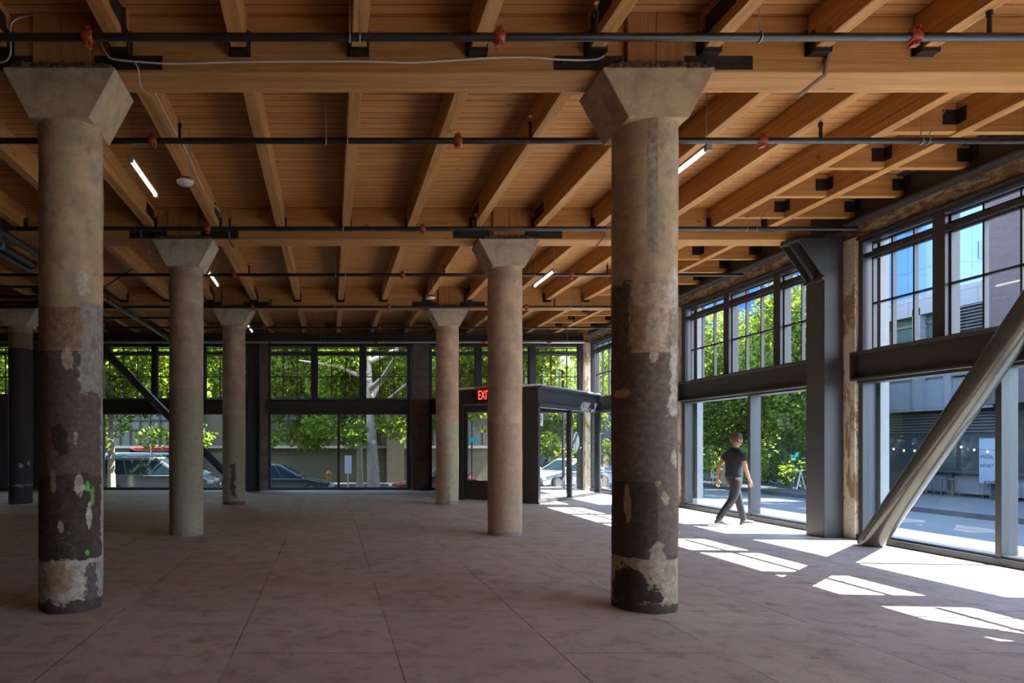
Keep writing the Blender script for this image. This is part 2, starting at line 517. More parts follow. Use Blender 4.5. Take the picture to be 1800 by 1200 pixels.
# piers between the windows
def mottled(name, a, b, c):
    g = G(name); oc = g.oc()
    v = g.vmul(oc, (1.0, 1.0, 0.35))
    n = g.noise(v, 5.0, 9, 0.7, 0.6); n2 = g.noise(v, 2.2, 6, 0.65)
    col = g.mix(g.step(n, 0.50, 0.56), a, b)
    col = g.mix(g.step(n2, 0.55, 0.60), col, c)
    col = g.mix(g.math('MULTIPLY', g.step(g.noise(oc, 22.0, 6, 0.7), 0.5, 0.7), 0.5), col, tuple(x * .4 for x in b))
    return g.pbr(col, 0.85, 0, g.bump(n, 0.6, 0.02))
M['pier'] = mottled('peeling_white_pier', (0.62, 0.56, 0.47), (0.30, 0.21, 0.13), (0.52, 0.45, 0.35))
def white_pier(name, y0, y1, x0=WX - 0.04, x1=WX + 0.25):
    return MB().box(x0, x1, y0, y1, 0, 4.905).build(name, M['pier'])
M['ext_pier'] = plain('pale_grey_stone', (0.20, 0.205, 0.215), 0.8, 0, 0.1, 5)
p = struct(white_pier('wall_right_pier', 10.62, 10.92))
struct(white_pier('wall_right_pier', 16.02, 16.34))
struct(white_pier('wall_right_pier', 6.14, 6.38))
struct(white_pier('wall_right_pier', 0.9, 1.2))
struct(MB().box(WX + 0.26, WX + 0.40, 10.48, 11.1, -0.35, 8).build('wall_right_pilaster', M['ext_pier']))
struct(MB().box(WX + 0.26, WX + 0.40, 15.72, 16.5, -0.35, 8).build('wall_right_pilaster', M['ext_pier']))
struct(MB().box(WX + 0.26, WX + 0.40, 6.02, 6.5, -0.35, 8).build('wall_right_pilaster', M['ext_pier']))
# corner pier and back wall piers
struct(MB().box(8.45, 8.95, 21.75, 22.45, -0.35, 4.90).build('wall_corner_pier', M['pier']))
for x in (3.0,):
    struct(MB().box(x - 0.27, x + 0.27, WY - 0.12, WY + 0.4, 0, 4.93).build('wall_back_pier', M['concrete_dk']))
for x in (-2.25, -7.97):
    struct(MB().box(x - 0.12, x + 0.16, WY - 0.02, WY + 0.4, 0, 4.93).build('wall_back_pier', M['concrete_dk']))

# ------------------------------------------------------------------ windows
def R_wall(a, b, z):  return (WX + b, a, z)
def B_wall(a, b, z):  return (a, WY + b, z)
def window(idx, fn, a0, a1, sashes, mull, curb=0.09, lower=True, lower_span=None, mat=None, spandrel=True):
    """a0..a1 along the wall; sashes = list of (a start, a end, panes); b = depth outwards."""
    mat = mat or M['frame']
    f = MB()
    J = 0.12
    f.box(a0 - 0.02, a0 + J, 0.02, 0.26, curb, 4.90); f.box(a1 - J, a1 + 0.02, 0.02, 0.26, curb, 4.90)
    f.box(a0 - 0.02, a1 + 0.02, 0.03, 0.27, 4.80, 4.90)
    f.box(a0, a1, -0.02, 0.10, 4.85, 4.885)
    f.box(a0, a1, 0.06, 0.24, 4.545, 4.62)                       # rail under the top strip
    for (s0, s1, k), (t0, t1, q) in zip(sashes[:-1], sashes[1:]):
        lo, hi = min(s1, t0), max(s1, t0)
        f.box(lo, hi, 0.03, 0.25, 3.02, 4.82)
    f.box(a0, a1, 0.05, 0.25, 2.98, 3.06)
    win = struct(f.build('window_%d' % idx, mat, bevel=0.006, fn=fn))
    for (s0, s1, k) in sashes:
        lo, hi = min(s0, s1), max(s0, s1)
        g = MB()
        e = 0.025
        for (z0, z1) in ((3.06, 4.53), (4.635, 4.77)):
            g.box(lo, lo + e, 0.10, 0.16, z0, z1); g.box(hi - e, hi, 0.10, 0.16, z0, z1)
            g.box(lo, hi, 0.10, 0.16, z0, z0 + e); g.box(lo, hi, 0.10, 0.16, z1 - e, z1)
            for i in range(1, k):
                a = lo + (hi - lo) * i / k
                g.box(a - 0.014, a + 0.014, 0.10, 0.16, z0, z1)
        g.box(lo, hi, 0.10, 0.16, 3.78, 3.81)
        g.build('sash', mat, win, fn=fn)
        MB().box(lo, hi, 0.127, 0.133, 3.06, 4.77).build('glass_pane', M['glass'], win, fn=fn)
    if spandrel:
        sp = MB()
        sp.box(a0 + 0.02, a1 - 0.02, -0.01, 0.03, 2.60, 3.02)          # web
        sp.box(a0 + 0.02, a1 - 0.02, -0.11, 0.06, 3.00, 3.035)         # top flange
        sp.box(a0 + 0.02, a1 - 0.02, -0.11, 0.06, 2.575, 2.61)         # bottom flange
        for a in (a0 + 0.03, a1 - 0.03):
            sp.box(a - 0.012, a + 0.012, -0.11, 0.03, 2.60, 3.02)
        sp.build('spandrel_beam', M['frame_brown'], win, bevel=0.004, fn=fn)
    if lower:
        l0, l1 = lower_span or (a0, a1)
        h = MB()
        h.box(l0, l1, 0.0, 0.26, 2.53, 2.60)
        h.box(l0, l1, -0.02, 0.26, 0.0, curb); h.box(l0, l1, 0.04, 0.24, curb, curb + 0.035)
        edges = [l0 + J, *mull, l1 - J]
        for a in mull:
            h.box(a - 0.04, a + 0.04, 0.02, 0.24, curb, 2.57)
        h.build('lower_frame', mat, win, bevel=0.006, fn=fn)
        for e0, e1 in zip(edges[:-1], edges[1:]):
            MB().box(e0, e1, 0.117, 0.123, curb + 0.03, 2.54).build('glass_pane', M['glass_low'], win, fn=fn)
    return win

def eq_sashes(c, w, pitch, k=3):
    return [(c + d * pitch - w / 2, c + d * pitch + w / 2, k) for d in (-1, 0, 1)]
# right wall: near bay, middle bay, far bay by the corner
window(1, R_wall, 6.36, 10.66, [(6.50, 7.55, 3), (7.72, 9.14, 3), (9.33, 10.45, 3)], [8.40])
window(9, R_wall, 1.2, 6.16, [(1.4, 2.85, 3), (3.05, 4.72, 3), (4.9, 6.02, 3)], [3.7])
window(10, R_wall, -6.9, 0.9, [(-6.6, -4.3, 5), (-4.1, -1.8, 5), (-1.6, 0.7, 5)], [-3.0])
window(2, R_wall, 10.95, 15.95, eq_sashes(13.39, 1.42, 1.61), [13.40])
window(3, R_wall, 16.45, 21.55, eq_sashes(19.0, 1.42, 1.61), [19.0])
# back wall
window(4, B_wall, -13.3, -8.15, eq_sashes(-10.70, 1.43, 1.624), [], lower=False)
window(5, B_wall, -7.75, -2.55, eq_sashes(-5.10, 1.43, 1.624), [-5.10], curb=0.05)
window(6, B_wall, -2.13, 2.68, eq_sashes(0.27, 1.43, 1.624), [0.27], curb=0.05)
window(7, B_wall, 3.28, 8.45, eq_sashes(5.87, 1.60, 1.815), [3.95], curb=0.05, lower_span=(3.28, 4.5))
d = MB(); d.box(-13.3, -8.1, 0.0, 0.2, 0.0, 2.6); d.box(-13.3, -9.95, -0.25, 0.0, 0.0, 3.2)
for a in (-12.4, -11.3, -10.2): d.box(a - 0.35, a + 0.35, -0.275, -0.25, 0.25, 3.0)
struct(d.build('door_1', M['steel'], bevel=0.01, fn=B_wall))

# ------------------------------------------------------------------ columns
def shaft(r, h, mat, parent, rz, seed):
    rnd = random.Random(seed)
    m = MB(); n = 64; rows = 60; vs = []; fs = []
    ph = [rnd.uniform(0, 6.28) for _ in range(8)]
    for i in range(rows + 1):
        z = h * i / rows
        for j in range(n):
            t = 2 * math.pi * j / n
            k = r + 0.0022 * math.sin(3 * t + 2.1 * z + ph[0]) + 0.0018 * math.sin(5 * t - 4 * z + ph[1]) + 0.0015 * math.sin(2 * t + 9 * z + ph[2])
            if z < 0.5: k += rnd.uniform(-.004, .002) * (1 - z * 2)
            if z < 0.06: k -= 0.006 * (1 + math.sin(7 * t + ph[3]))
            vs.append((k * math.cos(t), k * math.sin(t), z))
    for i in range(rows):
        for j in range(n):
            fs.append((i * n + j, i * n + (j + 1) % n, (i + 1) * n + (j + 1) % n, (i + 1) * n + j))
    m.add(vs, fs, True)
    m.add(vs[:n], [tuple(range(n))[::-1]]); m.add(vs[-n:], [tuple(range(n))])
    o = m.build('shaft', mat, parent)
    o.rotation_euler = (0, 0, rz)
    return o
def capital(mat, parent, seed, r):
    m = MB()
    z0, z1 = 4.54, 5.005
    y = 0.285
    b, t = 0.275, 0.515
    m.add([(-b, -y, z0), (b, -y, z0), (b, y, z0), (-b, y, z0), (-t, -y, z1 - 0.02), (t, -y, z1 - 0.02), (t, y, z1 - 0.02), (-t, y, z1 - 0.02),
           (-t + .01, -y, z1), (t - .01, -y, z1), (t - .01, y, z1), (-t + .01, y, z1)],
          [(0, 3, 2, 1), (0, 1, 5, 4), (1, 2, 6, 5), (2, 3, 7, 6), (3, 0, 4, 7), (4, 5, 9, 8), (5, 6, 10, 9), (6, 7, 11, 10), (7, 4, 8, 11), (8, 9, 10, 11)])
    c = m.build('capital', mat, parent, bevel=0.008)
    rnd = random.Random(seed)
    q = MB(); n = 28; vs = []
    for i in range(n + 1):
        x = -0.47 + 0.94 * i / n
        e = math.sin(math.pi * i / n)
        vs += [(x, -0.30 + rnd.uniform(-.02, .02), z1 - 0.012), (x, -0.275 + rnd.uniform(-.012, .012), z1 + (0.035 + rnd.uniform(0, .03)) * (0.3 + 0.7 * min(1, e * 2.5))), (x, -0.242, z1 + .045), (x, -0.242, z1 - 0.012)]
    fs = []
    for i in range(n):
        for k in range(4):
            fs.append((i * 4 + k, i * 4 + (k + 1) % 4, (i + 1) * 4 + (k + 1) % 4, (i + 1) * 4 + k))
    fs += [(0, 1, 2, 3), (n * 4 + 3, n * 4 + 2, n * 4 + 1, n * 4)]
    q.add(vs, fs)
    q.build('mortar_bed', M['mortar'], parent)
    return c

TAN = (0.52, 0.395, 0.24)
DKB = (0.058, 0.040, 0.034)
MAU = (0.125, 0.095, 0.083)
matA1 = column_paint('left_front_column_paint', TAN, [
    ('box', 0, 2.62, 200, 0.20, (0.30, 0.20, 0.125), 0.05),
    ('box', 0, 1.36, 200, 1.06, MAU, 0.02),
    ('box', 0, 0.86, 200, 0.42, DKB, 0.20),
    ('box', 0, 0.20, 200, 0.30, (0.42, 0.35, 0.30), 0.16),
    ('ell', -25, 0.33, 30, 0.14, (0.34, 0.24, 0.14), 1.2),
    ('box', 0, 0.02, 200, 0.09, (0.07, 0.05, 0.045), 0.22),
    ('ell', 40, 0.22, 16, 0.20, (0.12, 0.09, 0.09), 2.0),
    ('box', 95, 1.15, 30, 0.95, (0.44, 0.36, 0.30), 0.12),
    ('box', 48, 2.45, 34, 0.43, (0.30, 0.275, 0.25), 0.14),
    ('ell', 22, 3.05, 14, 0.12, (0.52, 0.46, 0.38), 1.5),
    ('ell', -6, 2.33, 12, 0.10, (0.46, 0.36, 0.27), 1.4),
    ('ell', 14, 1.17, 11, 0.10, (0.50, 0.44, 0.36), 1.6),
    ('ell', 29, 1.17, 6, 0.05, (0.12, 0.45, 0.10), 2.2),
    ('ell', 40, 1.08, 5, 0.09, (0.12, 0.42, 0.10), 2.2),
    ('ell', 33, 0.90, 6, 0.13, (0.48, 0.42, 0.36), 1.6),
    ('ell', -32, 1.22, 6, 0.12, (0.28, 0.19, 0.12), 1.8),
    ('ell', -18, 0.80, 5, 0.05, (0.40, 0.30, 0.20), 1.5),
    ('ell', 30, 0.55, 4, 0.03, (0.12, 0.42, 0.10), 1.5),
    ('ell', 8, 1.62, 4, 0.06, (0.42, 0.36, 0.30), 2.5),
    ('ell', -20, 1.62, 16, 0.16, (0.05, 0.036, 0.032), 1.8)], scrib=(0.5, 1.35, (0.20, 0.14, 0.095)))
matA2 = column_paint('right_front_column_paint', (0.50, 0.385, 0.25), [
    ('box', 14, 4.3, 10, 1.0, (0.33, 0.275, 0.21), 0.02),
    ('box', 14, 4.2, 5, 0.12, (0.45, 0.40, 0.33), 0.12),
    ('box', 10, 2.73, 200, 0.32, (0.31, 0.25, 0.19), 0.05),
    ('box', -62, 2.45, 40, 0.62, (0.155, 0.118, 0.090), 0.20),
    ('box', 12, 2.72, 36, 0.33, (0.47, 0.385, 0.28), 0.14),
    ('ell', -12, 2.62, 14, 0.20, (0.40, 0.27, 0.18), 1.5),
    ('ell', 62, 2.95, 18, 0.22, (0.50, 0.45, 0.38), 1.2),
    ('box', 0, 1.75, 200, 0.65, (0.165, 0.128, 0.102), 0.015),
    ('box', -62, 2.20, 40, 0.30, (0.15, 0.113, 0.088), 0.2),
    ('box', 0, 0.85, 200, 0.36, (0.080, 0.060, 0.047), 0.05),
    ('box', 58, 0.95, 36, 0.42, (0.15, 0.115, 0.092), 0.06),
    ('ell', 16, 2.37, 8, 0.07, (0.50, 0.42, 0.33), 1.6),
    ('box', 60, 2.15, 14, 0.32, (0.47, 0.42, 0.35), 0.16),
    ('ell', -42, 2.03, 22, 0.045, (0.42, 0.33, 0.22), 1.3),
    ('ell', -30, 1.0, 7, 0.18, (0.44, 0.34, 0.24), 1.6),
    ('ell', 24, 1.20, 6, 0.03, (0.30, 0.45, 0.18), 2.2),
    ('ell', 38, 1.06, 10, 0.05, (0.40, 0.42, 0.26), 2.6),
    ('ell', 60, 1.42, 8, 0.08, (0.34, 0.40, 0.26), 3.0),
    ('box', 0, 0.26, 200, 0.24, (0.41, 0.325, 0.235), 0.18),
    ('ell', 25, 0.50, 14, 0.16, (0.44, 0.36, 0.27), 1.4),
    ('ell', -30, 0.22, 42, 0.19, (0.055, 0.042, 0.036), 1.6),
    ('ell', 15, 0.16, 22, 0.10, (0.05, 0.04, 0.034), 2.0),
    ('box', 0, 0.01, 200, 0.06, (0.07, 0.055, 0.045), 0.16)], scrib=(0.75, 1.9, (0.22, 0.165, 0.115)))
PK = (0.45, 0.34, 0.26)
matB1 = column_paint('left_middle_column_paint', PK, [('box', 0, 1.2, 200, 1.28, (0.31, 0.285, 0.195), 0.01), ('ell', -10, 2.0, 12, 0.1, (0.36, 0.31, 0.24), 3.0), ('ell', 0, 0.75, 14, 0.18, (0.34, 0.27, 0.20), 2.4), ('box', 0, 0, 200, 0.05, (0.30, 0.25, 0.23), 0.06)], (0.37, 0.29, 0.23), grime=0.5)
matB2 = column_paint('right_middle_column_paint', (0.54, 0.40, 0.285), [('box', 0, 0.8, 200, 1.1, (0.48, 0.345, 0.24), 0.10), ('ell', 0, 1.9, 14, 0.16, (0.46, 0.38, 0.29), 2.6), ('ell', 15, 1.2, 8, 0.10, (0.50, 0.42, 0.32), 2.2), ('box', 0, 0, 200, 0.06, (0.33, 0.28, 0.25), 0.06)], (0.40, 0.32, 0.25), grime=0.5)
matC1 = column_paint('left_back_column_paint', PK, [('box', 0, 1.1, 200, 1.17, (0.32, 0.29, 0.20), 0.01), ('box', -5, 0.62, 14, 0.42, (0.10, 0.075, 0.07), 0.2), ('box', 0, 0, 200, 0.08, (0.12, 0.09, 0.085), 0.1)], (0.37, 0.29, 0.23), grime=0.5)
matC2 = column_paint('right_back_column_paint', (0.54, 0.39, 0.28), [('box', 0, 1.0, 200, 1.10, (0.44, 0.43, 0.29), 0.01), ('box', -30, 0.9, 40, 0.8, (0.43, 0.32, 0.22), 0.5), ('box', 0, 0, 200, 0.10, (0.36, 0.31, 0.27), 0.1)], (0.42, 0.33, 0.26), grime=0.5)
matC0 = column_paint('far_left_column_paint', (0.42, 0.35, 0.26), [('box', 0, 4.18, 200, 0.20, (0.22, 0.165, 0.11), 0.01), ('box', 0, 2.0, 200, 1.98, (0.050, 0.044, 0.046), 0.01), ('ell', 0, 1.0, 12, 0.06, (0.36, 0.35, 0.34), 2.0), ('ell', 40, 1.05, 10, 0.05, (0.36, 0.35, 0.34), 2.0), ('box', 0, 0.5, 200, 0.02, (0.36, 0.36, 0.36), 0.10)], (0.40, 0.33, 0.25), grime=0.4)
cols = [
    ('A', 1, matA1, M['cap_tan'], 'front left concrete column with peeling dark brown paint, grey patch and green spots'),
    ('A', 2, matA2, M['cap_tan'], 'front right concrete column with cream bare patch over dark brown paint and blackened foot'),
    ('B', 1, matB1, M['cap_grey'], 'middle left concrete column, pinkish above and grey green below, behind the front left one'),
    ('B', 2, matB2, M['cap_grey'], 'middle right concrete column of even pinkish tan hiding part of the red exit sign'),
    ('C', 1, matC1, M['cap_grey'], 'farther slim looking concrete column with grey green lower half and dark stain near its foot'),
    ('C', 2, matC2, M['cap_grey'], 'farther concrete column with pale green lower half, left of the glass door'),
    ('C', 0, matC0, M['cap_grey'], 'charcoal painted concrete column with cream neck at the left edge of the photo'),
]
for k, (row, ci, mt, cp, lab) in enumerate(cols):
    x, y = XC[ci], YC[row]
    t = thing('concrete_column', lab, 'column', (x, y, 0), 0, 'round concrete columns')
    shaft(0.289, 4.545, mt, t, math.atan2(-x, y), k + 1)
    capital(cp, t, k + 20, 0.289)

# ------------------------------------------------------------------ girders, bearing blocks, splice plates
ROWN = {'A': 'front', 'B': 'middle', 'C': 'back'}
segs = {'A': [(-7.97, -2.484), (-2.484, 3.002), (3.002, 8.35)],
        'B': [(-7.97, -2.484), (-2.484, 3.002), (3.002, 8.15)],
        'C': [(-13.4, -7.97), (-7.97, -2.484), (-2.484, 3.002), (3.002, 8.35)]}
SEGN = {'A': ['left of the front left column', 'between the two front columns', 'running right from the front right column'],
        'B': ['left of the middle left column', 'between the two middle columns', 'running from the middle right column to the steel column'],
        'C': ['beyond the charcoal column at far left', 'between the charcoal column and the next back column', 'between the two back columns', 'from the right back column toward the window wall']}
for row in 'ABC':
    y = YC[row]
    for i, (x0, x1) in enumerate(segs[row]):
        a = x0 + (0.265 if any(abs(x0 - c) < .01 for c in XC) else 0)
        b = x1 - (0.265 if any(abs(x1 - c) < .01 for c in XC) else 0)
        o = MB().box(a, b, y - GH, y + GH, ZG0, ZG1 - 0.002).build('timber_girder', M['girder'], bevel=0.012)
        tag(o, 'heavy timber girder ' + SEGN[row][i], 'beam', 'timber girders')
    for ci in range(3):
        if row == 'A' and ci == 0 or row == 'B' and ci == 0: continue
        x = XC[ci]
        side = {0: 'charcoal', 1: 'left', 2: 'right'}[ci]
        b = MB(); b.box(x - 0.262, x - 0.002, y - 0.235, y + 0.235, ZG0, ZG1 - 0.002); b.box(x + 0.002, x + 0.262, y - 0.235, y + 0.235, ZG0, ZG1 - 0.002)
        o = b.build('bearing_block', M['block'], bevel=0.006)
        tag(o, 'upright timber bearing block on the %s %s column capital' % (ROWN[row], side), 'timber block', 'bearing blocks over the columns')
        for sgn in (-1, 1):
            pl = MB(); xa, xb = (x - 0.92, x - 0.29) if sgn < 0 else (x + 0.29, x + 0.92)
            yy = y - GH - 0.012
            pl.box(xa, xb, yy, y - GH, 5.035, 5.16)
            for q in range(5):
                xx = xa + 0.07 + q * (xb - xa - 0.14) / 4
                pl.tube([(xx, yy - 0.012, 5.097), (xx, yy + 0.002, 5.097)], 0.016, 8)
            o = pl.build('splice_plate', M['hanger'])
            tag(o, 'black bolted steel strap on the girder %s of the %s %s column capital' % ('left' if sgn < 0 else 'right', ROWN[row], side), 'steel plate', 'bolted straps at the column heads')

# ------------------------------------------------------------------ joists
LEFTX = [-1.941 - 1.097 * k for k in range(0, 11)][::-1] + [-0.844, 0.259, 1.356, 2.453]
RIGHTX = [3.50, 4.51, 5.50, 6.47, 7.40]
ALLX = LEFTX + RIGHTX
bays = [('front', 1.2, YC['A'] - GH, -3.2, 6.0), ('AB', YC['A'] + GH, YC['B'] - GH, -6.6, 8), ('BC', YC['B'] + GH, YC['C'] - GH, -9.7, 8), ('CW', YC['C'] + GH, WY + 0.02, -12.4, 8)]
BAYN = {'front': 'at the top of the photo before the front girder', 'AB': 'between front and middle girders', 'BC': 'between middle and back girders', 'CW': 'between back girder and back windows'}
def hanger(m, x, y, flip=1):
    w = 0.075
    m.box(x - w - .008, x + w + .008, y - 0.10, y, ZJ - 0.035, ZJ - 0.022)
    m.box(x - w - .008, x + w + .008, y - 0.10, y - 0.088, ZJ - 0.035, ZJ)
    m.box(x - w - .010, x - w, y - 0.10, y, ZJ - 0.035, ZJ + 0.16)
    m.box(x + w, x + w + .010, y - 0.10, y, ZJ - 0.035, ZJ + 0.16)
    m.box(x - w - .025, x - w, y - 0.010, y - 0.001, ZJ - 0.035, ZJ + 0.20)
    m.box(x + w, x + w + .025, y - 0.010, y - 0.001, ZJ - 0.035, ZJ + 0.20)
    return m
for key, y0, y1, xa, xb in bays:
    xs = [x for x in ALLX if xa < x < xb]
    L = y1 - y0
    me = None
    for i, x in enumerate(xs):
        if key == 'front':
            lab = '%s timber joist from the left, %s' % (FIRST[i], BAYN[key])
        else:
            lab = '%s timber joist from the right wall, %s' % (ORD[len(xs) - 1 - i] if i < len(xs) - 1 else 'nearest', BAYN[key])
        if me is None:
            jo = MB().box(-0.07, 0.07, 0.0, L, ZJ, ZG1 - 0.002).build('timber_joist', M['joist'], bevel=0.008)
            me = jo.data
            if key != 'CW':
                hg = hanger(MB(), 0, L).build('joist_hanger', M['hanger'], jo)
            cur = jo
            src = jo
        else:
            cur = dup(src)
        cur.location = (x, y0, 0)
        tag(cur, lab, 'joist', 'timber joists ' + BAYN[key])
    if key != 'CW':
        pass
# tie straps on the joists beside the columns, as parts of those joists
for o in list(COL.objects):
    if o.name.startswith('timber_joist') and o.parent is None:
        x, y = o.location.x, o.location.y
        nearc = min(XC, key=lambda c: abs(c - x))
        if abs(nearc - x) < 0.6:
            L = max(v.co.y for v in o.data.vertices)
            s = 1 if nearc < 0 else -1
            m = MB().box(0.07 * s, 0.082 * s, L - 0.55, L - 0.12, ZJ + 0.10, ZJ + 0.26)
            m.build('tie_strap', M['hanger'], o)

# edge steel beam along the right wall + blocking
bm_ = MB(); bm_.box(8.46, 8.49, 2.0, 21.4, 5.13, 5.50); bm_.box(8.36, 8.555, 2.0, 21.4, 5.10, 5.135); bm_.box(8.36, 8.555, 2.0, 21.4, 5.50, 5.53)
tag(bm_.build('steel_edge_beam', M['steel'], bevel=0.004), 'charcoal steel edge beam running above the right hand windows', 'beam')
BAYY = {'AB': [6.75, 7.7, 8.7, 9.7, 10.6], 'BC': [12.0, 13.0, 14.0, 15.0, 16.1], 'CW': [17.6, 18.7, 19.8, 20.9]}
for key in ('AB', 'BC', 'CW'):
    for ci, (xa, xb) in enumerate(((6.54, 7.33), (7.47, 8.458))):
        for i, y in enumerate(BAYY[key]):
            t = thing('timber_blocking', '%s short timber blocking %s, %s' % (ORD[i] if i else 'nearest', 'between the last two joists' if ci == 0 else 'against the steel edge beam', BAYN[key]), 'blocking', (xa, y, 0), 0, 'short timber blocking by the right wall')
            w = xb - xa
            MB().box(0.002, w, -0.045, 0.045, ZJ + 0.02, ZG1 - 0.004).build('timber', M['blocking'], t, bevel=0.005)
            b = MB(); b.box(w - 0.17, w, -0.058, -0.046, ZJ + 0.10, ZJ + 0.27); b.box(w - 0.012, w, -0.16, -0.046, ZJ + 0.10, ZJ + 0.27)
            for zz in (ZJ + 0.15, ZJ + 0.22):
                b.tube([(w - 0.06, -0.066, zz), (w - 0.06, -0.05, zz)], 0.012, 8); b.tube([(w - 0.12, -0.066, zz), (w - 0.12, -0.05, zz)], 0.012, 8)
            b.build('angle_bracket', M['hanger'], t)

# ------------------------------------------------------------------ steel: right column, bracket, braces, back beam and columns
t = thing('steel_column', 'charcoal steel column standing at the right windows beside the white pier', 'column', (8.33, 11.04, 0))
m = MB(); m.box(-0.155, 0.155, -0.21, -0.185, 0, 5.01); m.box(-0.155, 0.155, 0.185, 0.21, 0, 5.01); m.box(-0.155, -0.13, -0.19, 0.19, 0, 5.01); m.box(-0.02, 0.02, -0.19, 0.19, 0, 5.01)
m.build('column_post', M['steel'], t, bevel=0.005)
m = MB()
for yy in (-0.20, 0.0, 0.20):
    m.prism([(-0.155, 4.32), (-0.155, 4.93), (-0.58, 4.93)], lambda a, b, yy=yy: (a, yy - 0.012, b), lambda a, b, yy=yy: (a, yy + 0.012, b))
m.box(-0.62, 0.0, -0.23, 0.23, 4.925, 4.955)
m.bar((-0.175, 0, 4.30), (-0.60, 0, 4.93), 0.02, 0.02)
m.box(-0.20, -0.14, -0.22, 0.22, 4.27, 4.315)
m.build('bracket', M['steel'], t, bevel=0.003)
MB().box(-0.60, -0.16, -0.20, 0.20, 4.955, 5.008).build('bearing_pad', M['hanger'], t)

def brace(y0, y1, lab):
    t = thing('diagonal_brace', lab, 'brace', (8.25, y0, 0), 0, 'tubular braces at the right windows')
    dv = Vector((0, y1 - y0, 4.90))
    MB().tube([(0, 0, 0.0), tuple(dv)], 0.16, 40).build('tube', M['brace'], t)
    p = Vector((-0.162, 0, 0.0)) + dv.normalized() * 0.12
    MB().bar(tuple(p), tuple(p + dv.normalized() * 1.3), 0.012, 0.035).build('slot_seam', M['hanger'], t)
    s_ = 1 if y1 > y0 else -1
    MB().prism([(dv.y + s_ * .12, 5.095), (dv.y + s_ * .12, 4.6), (dv.y - s_ * .5, 4.6), (dv.y - s_ * .5, 5.095)], lambda a, b: (0.165, a, b), lambda a, b: (0.19, a, b)).build('gusset_plate', M['steel'], t)
brace(10.02, 6.42, 'thick grey tubular steel brace leaning across the right hand window')
brace(2.50, 6.10, 'second grey steel brace nearer the camera, rising the other way from the front girder end')
t = thing('diagonal_brace', 'black tubular steel brace crossing the back left window', 'brace', (-2.93, 21.27, 0))
MB().tube([(0, 0, 0.1), (-4.62, 0, 4.75)], 0.125, 24).build('tube', M['steel'], t)
g2 = MB(); g2.prism([(-4.95, 4.95), (-4.2, 4.95), (-4.2, 4.50), (-4.45, 4.15), (-4.95, 4.2)], lambda a, b: (a, -0.14, b), lambda a, b: (a, 0.14, b))
g2.build('gusset_plate', M['steel'], t)
m = MB(); m.box(-2.76, -2.74 + .02, 21.25, 21.6, 0, 4.93); m.box(-2.34, -2.30, 21.25, 21.6, 0, 4.93); m.box(-2.74, -2.3, 21.40, 21.44, 0, 4.93)
tag(m.build('steel_column', M['steel']), 'black steel column at the foot of the brace by the back windows', 'column')
m = MB(); m.box(-13.4, 8.36, 21.5, 21.82, 5.155, ZJ - 0.002); m.box(-13.4, 8.36, 21.5, 21.82, 4.93, 4.96); m.box(-13.4, 8.36, 21.64, 21.67, 4.95, 5.16)
tag(m.build('steel_beam', M['steel']), 'long black steel beam above the back windows', 'beam')

# ------------------------------------------------------------------ sprinkler pipes
def ring(m, c, r, rr, n=16, axis='y'):
    pts = []
    for i in range(n + 1):
        t_ = 2 * math.pi * i / n
        pts.append((c[0], c[1] + r * math.cos(t_), c[2] + r * math.sin(t_)) if axis == 'x' else (c[0] + r * math.cos(t_), c[1], c[2] + r * math.sin(t_)))
    m.tube(pts, rr, 6)
PZ = 4.97
pipes = [(5.49, -6.5, 8.3, 'nearest the camera, across the top', [-2.036, 1.414, 4.9], [(-1.74, 0.30), (2.23, 0.28), (5.53, 0.28)], [(0.16, 0), (0.245, 0), (3.6, 0)]),
         (7.37, -6.5, 8.3, 'second from the camera, behind the front columns', [-2.0, 1.43, 4.86], [(-1.7, 0.25), (2.25, 0.27), (5.52, 0.26)], [(-0.05, 0), (0.19, 0), (6.65, 0), (6.72, 0.35)]),
         (10.39, -7.5, 8.35, 'third from the camera, crossing before the middle girder', [-1.95, 1.46, 4.9], [(-1.6, 0.22), (2.3, 0.22)], [(-3.6, 0), (0.2, 0), (6.6, 0), (6.75, 0.35)]),
         (13.24, -9.5, 8.35, 'fourth from the camera, behind the middle columns', [-1.95, 1.45, 4.88], [(-1.65, 0.25), (2.3, 0.25), (5.6, 0.25)], [(0.1, 0), (0.3, 0), (6.0, 0)]),
         (16.36, -12, 8.35, 'fifth from the camera, crossing before the back girder', [-1.95, 1.45, 4.9], [(2.3, 0.25), (5.6, 0.25), (-1.5, 0.25)], [(0.1, 0), (6.0, 0), (6.3, 0)]),
         (19.3, -13, 8.35, 'farthest black one, beyond the back girder', [-1.95, 1.45, 4.9], [(-0.9, 0.22), (2.3, 0.22), (5.6, 0.22)], [(0.1, 0), (3.4, 0), (7.0, 0), (7.1, 0)])]
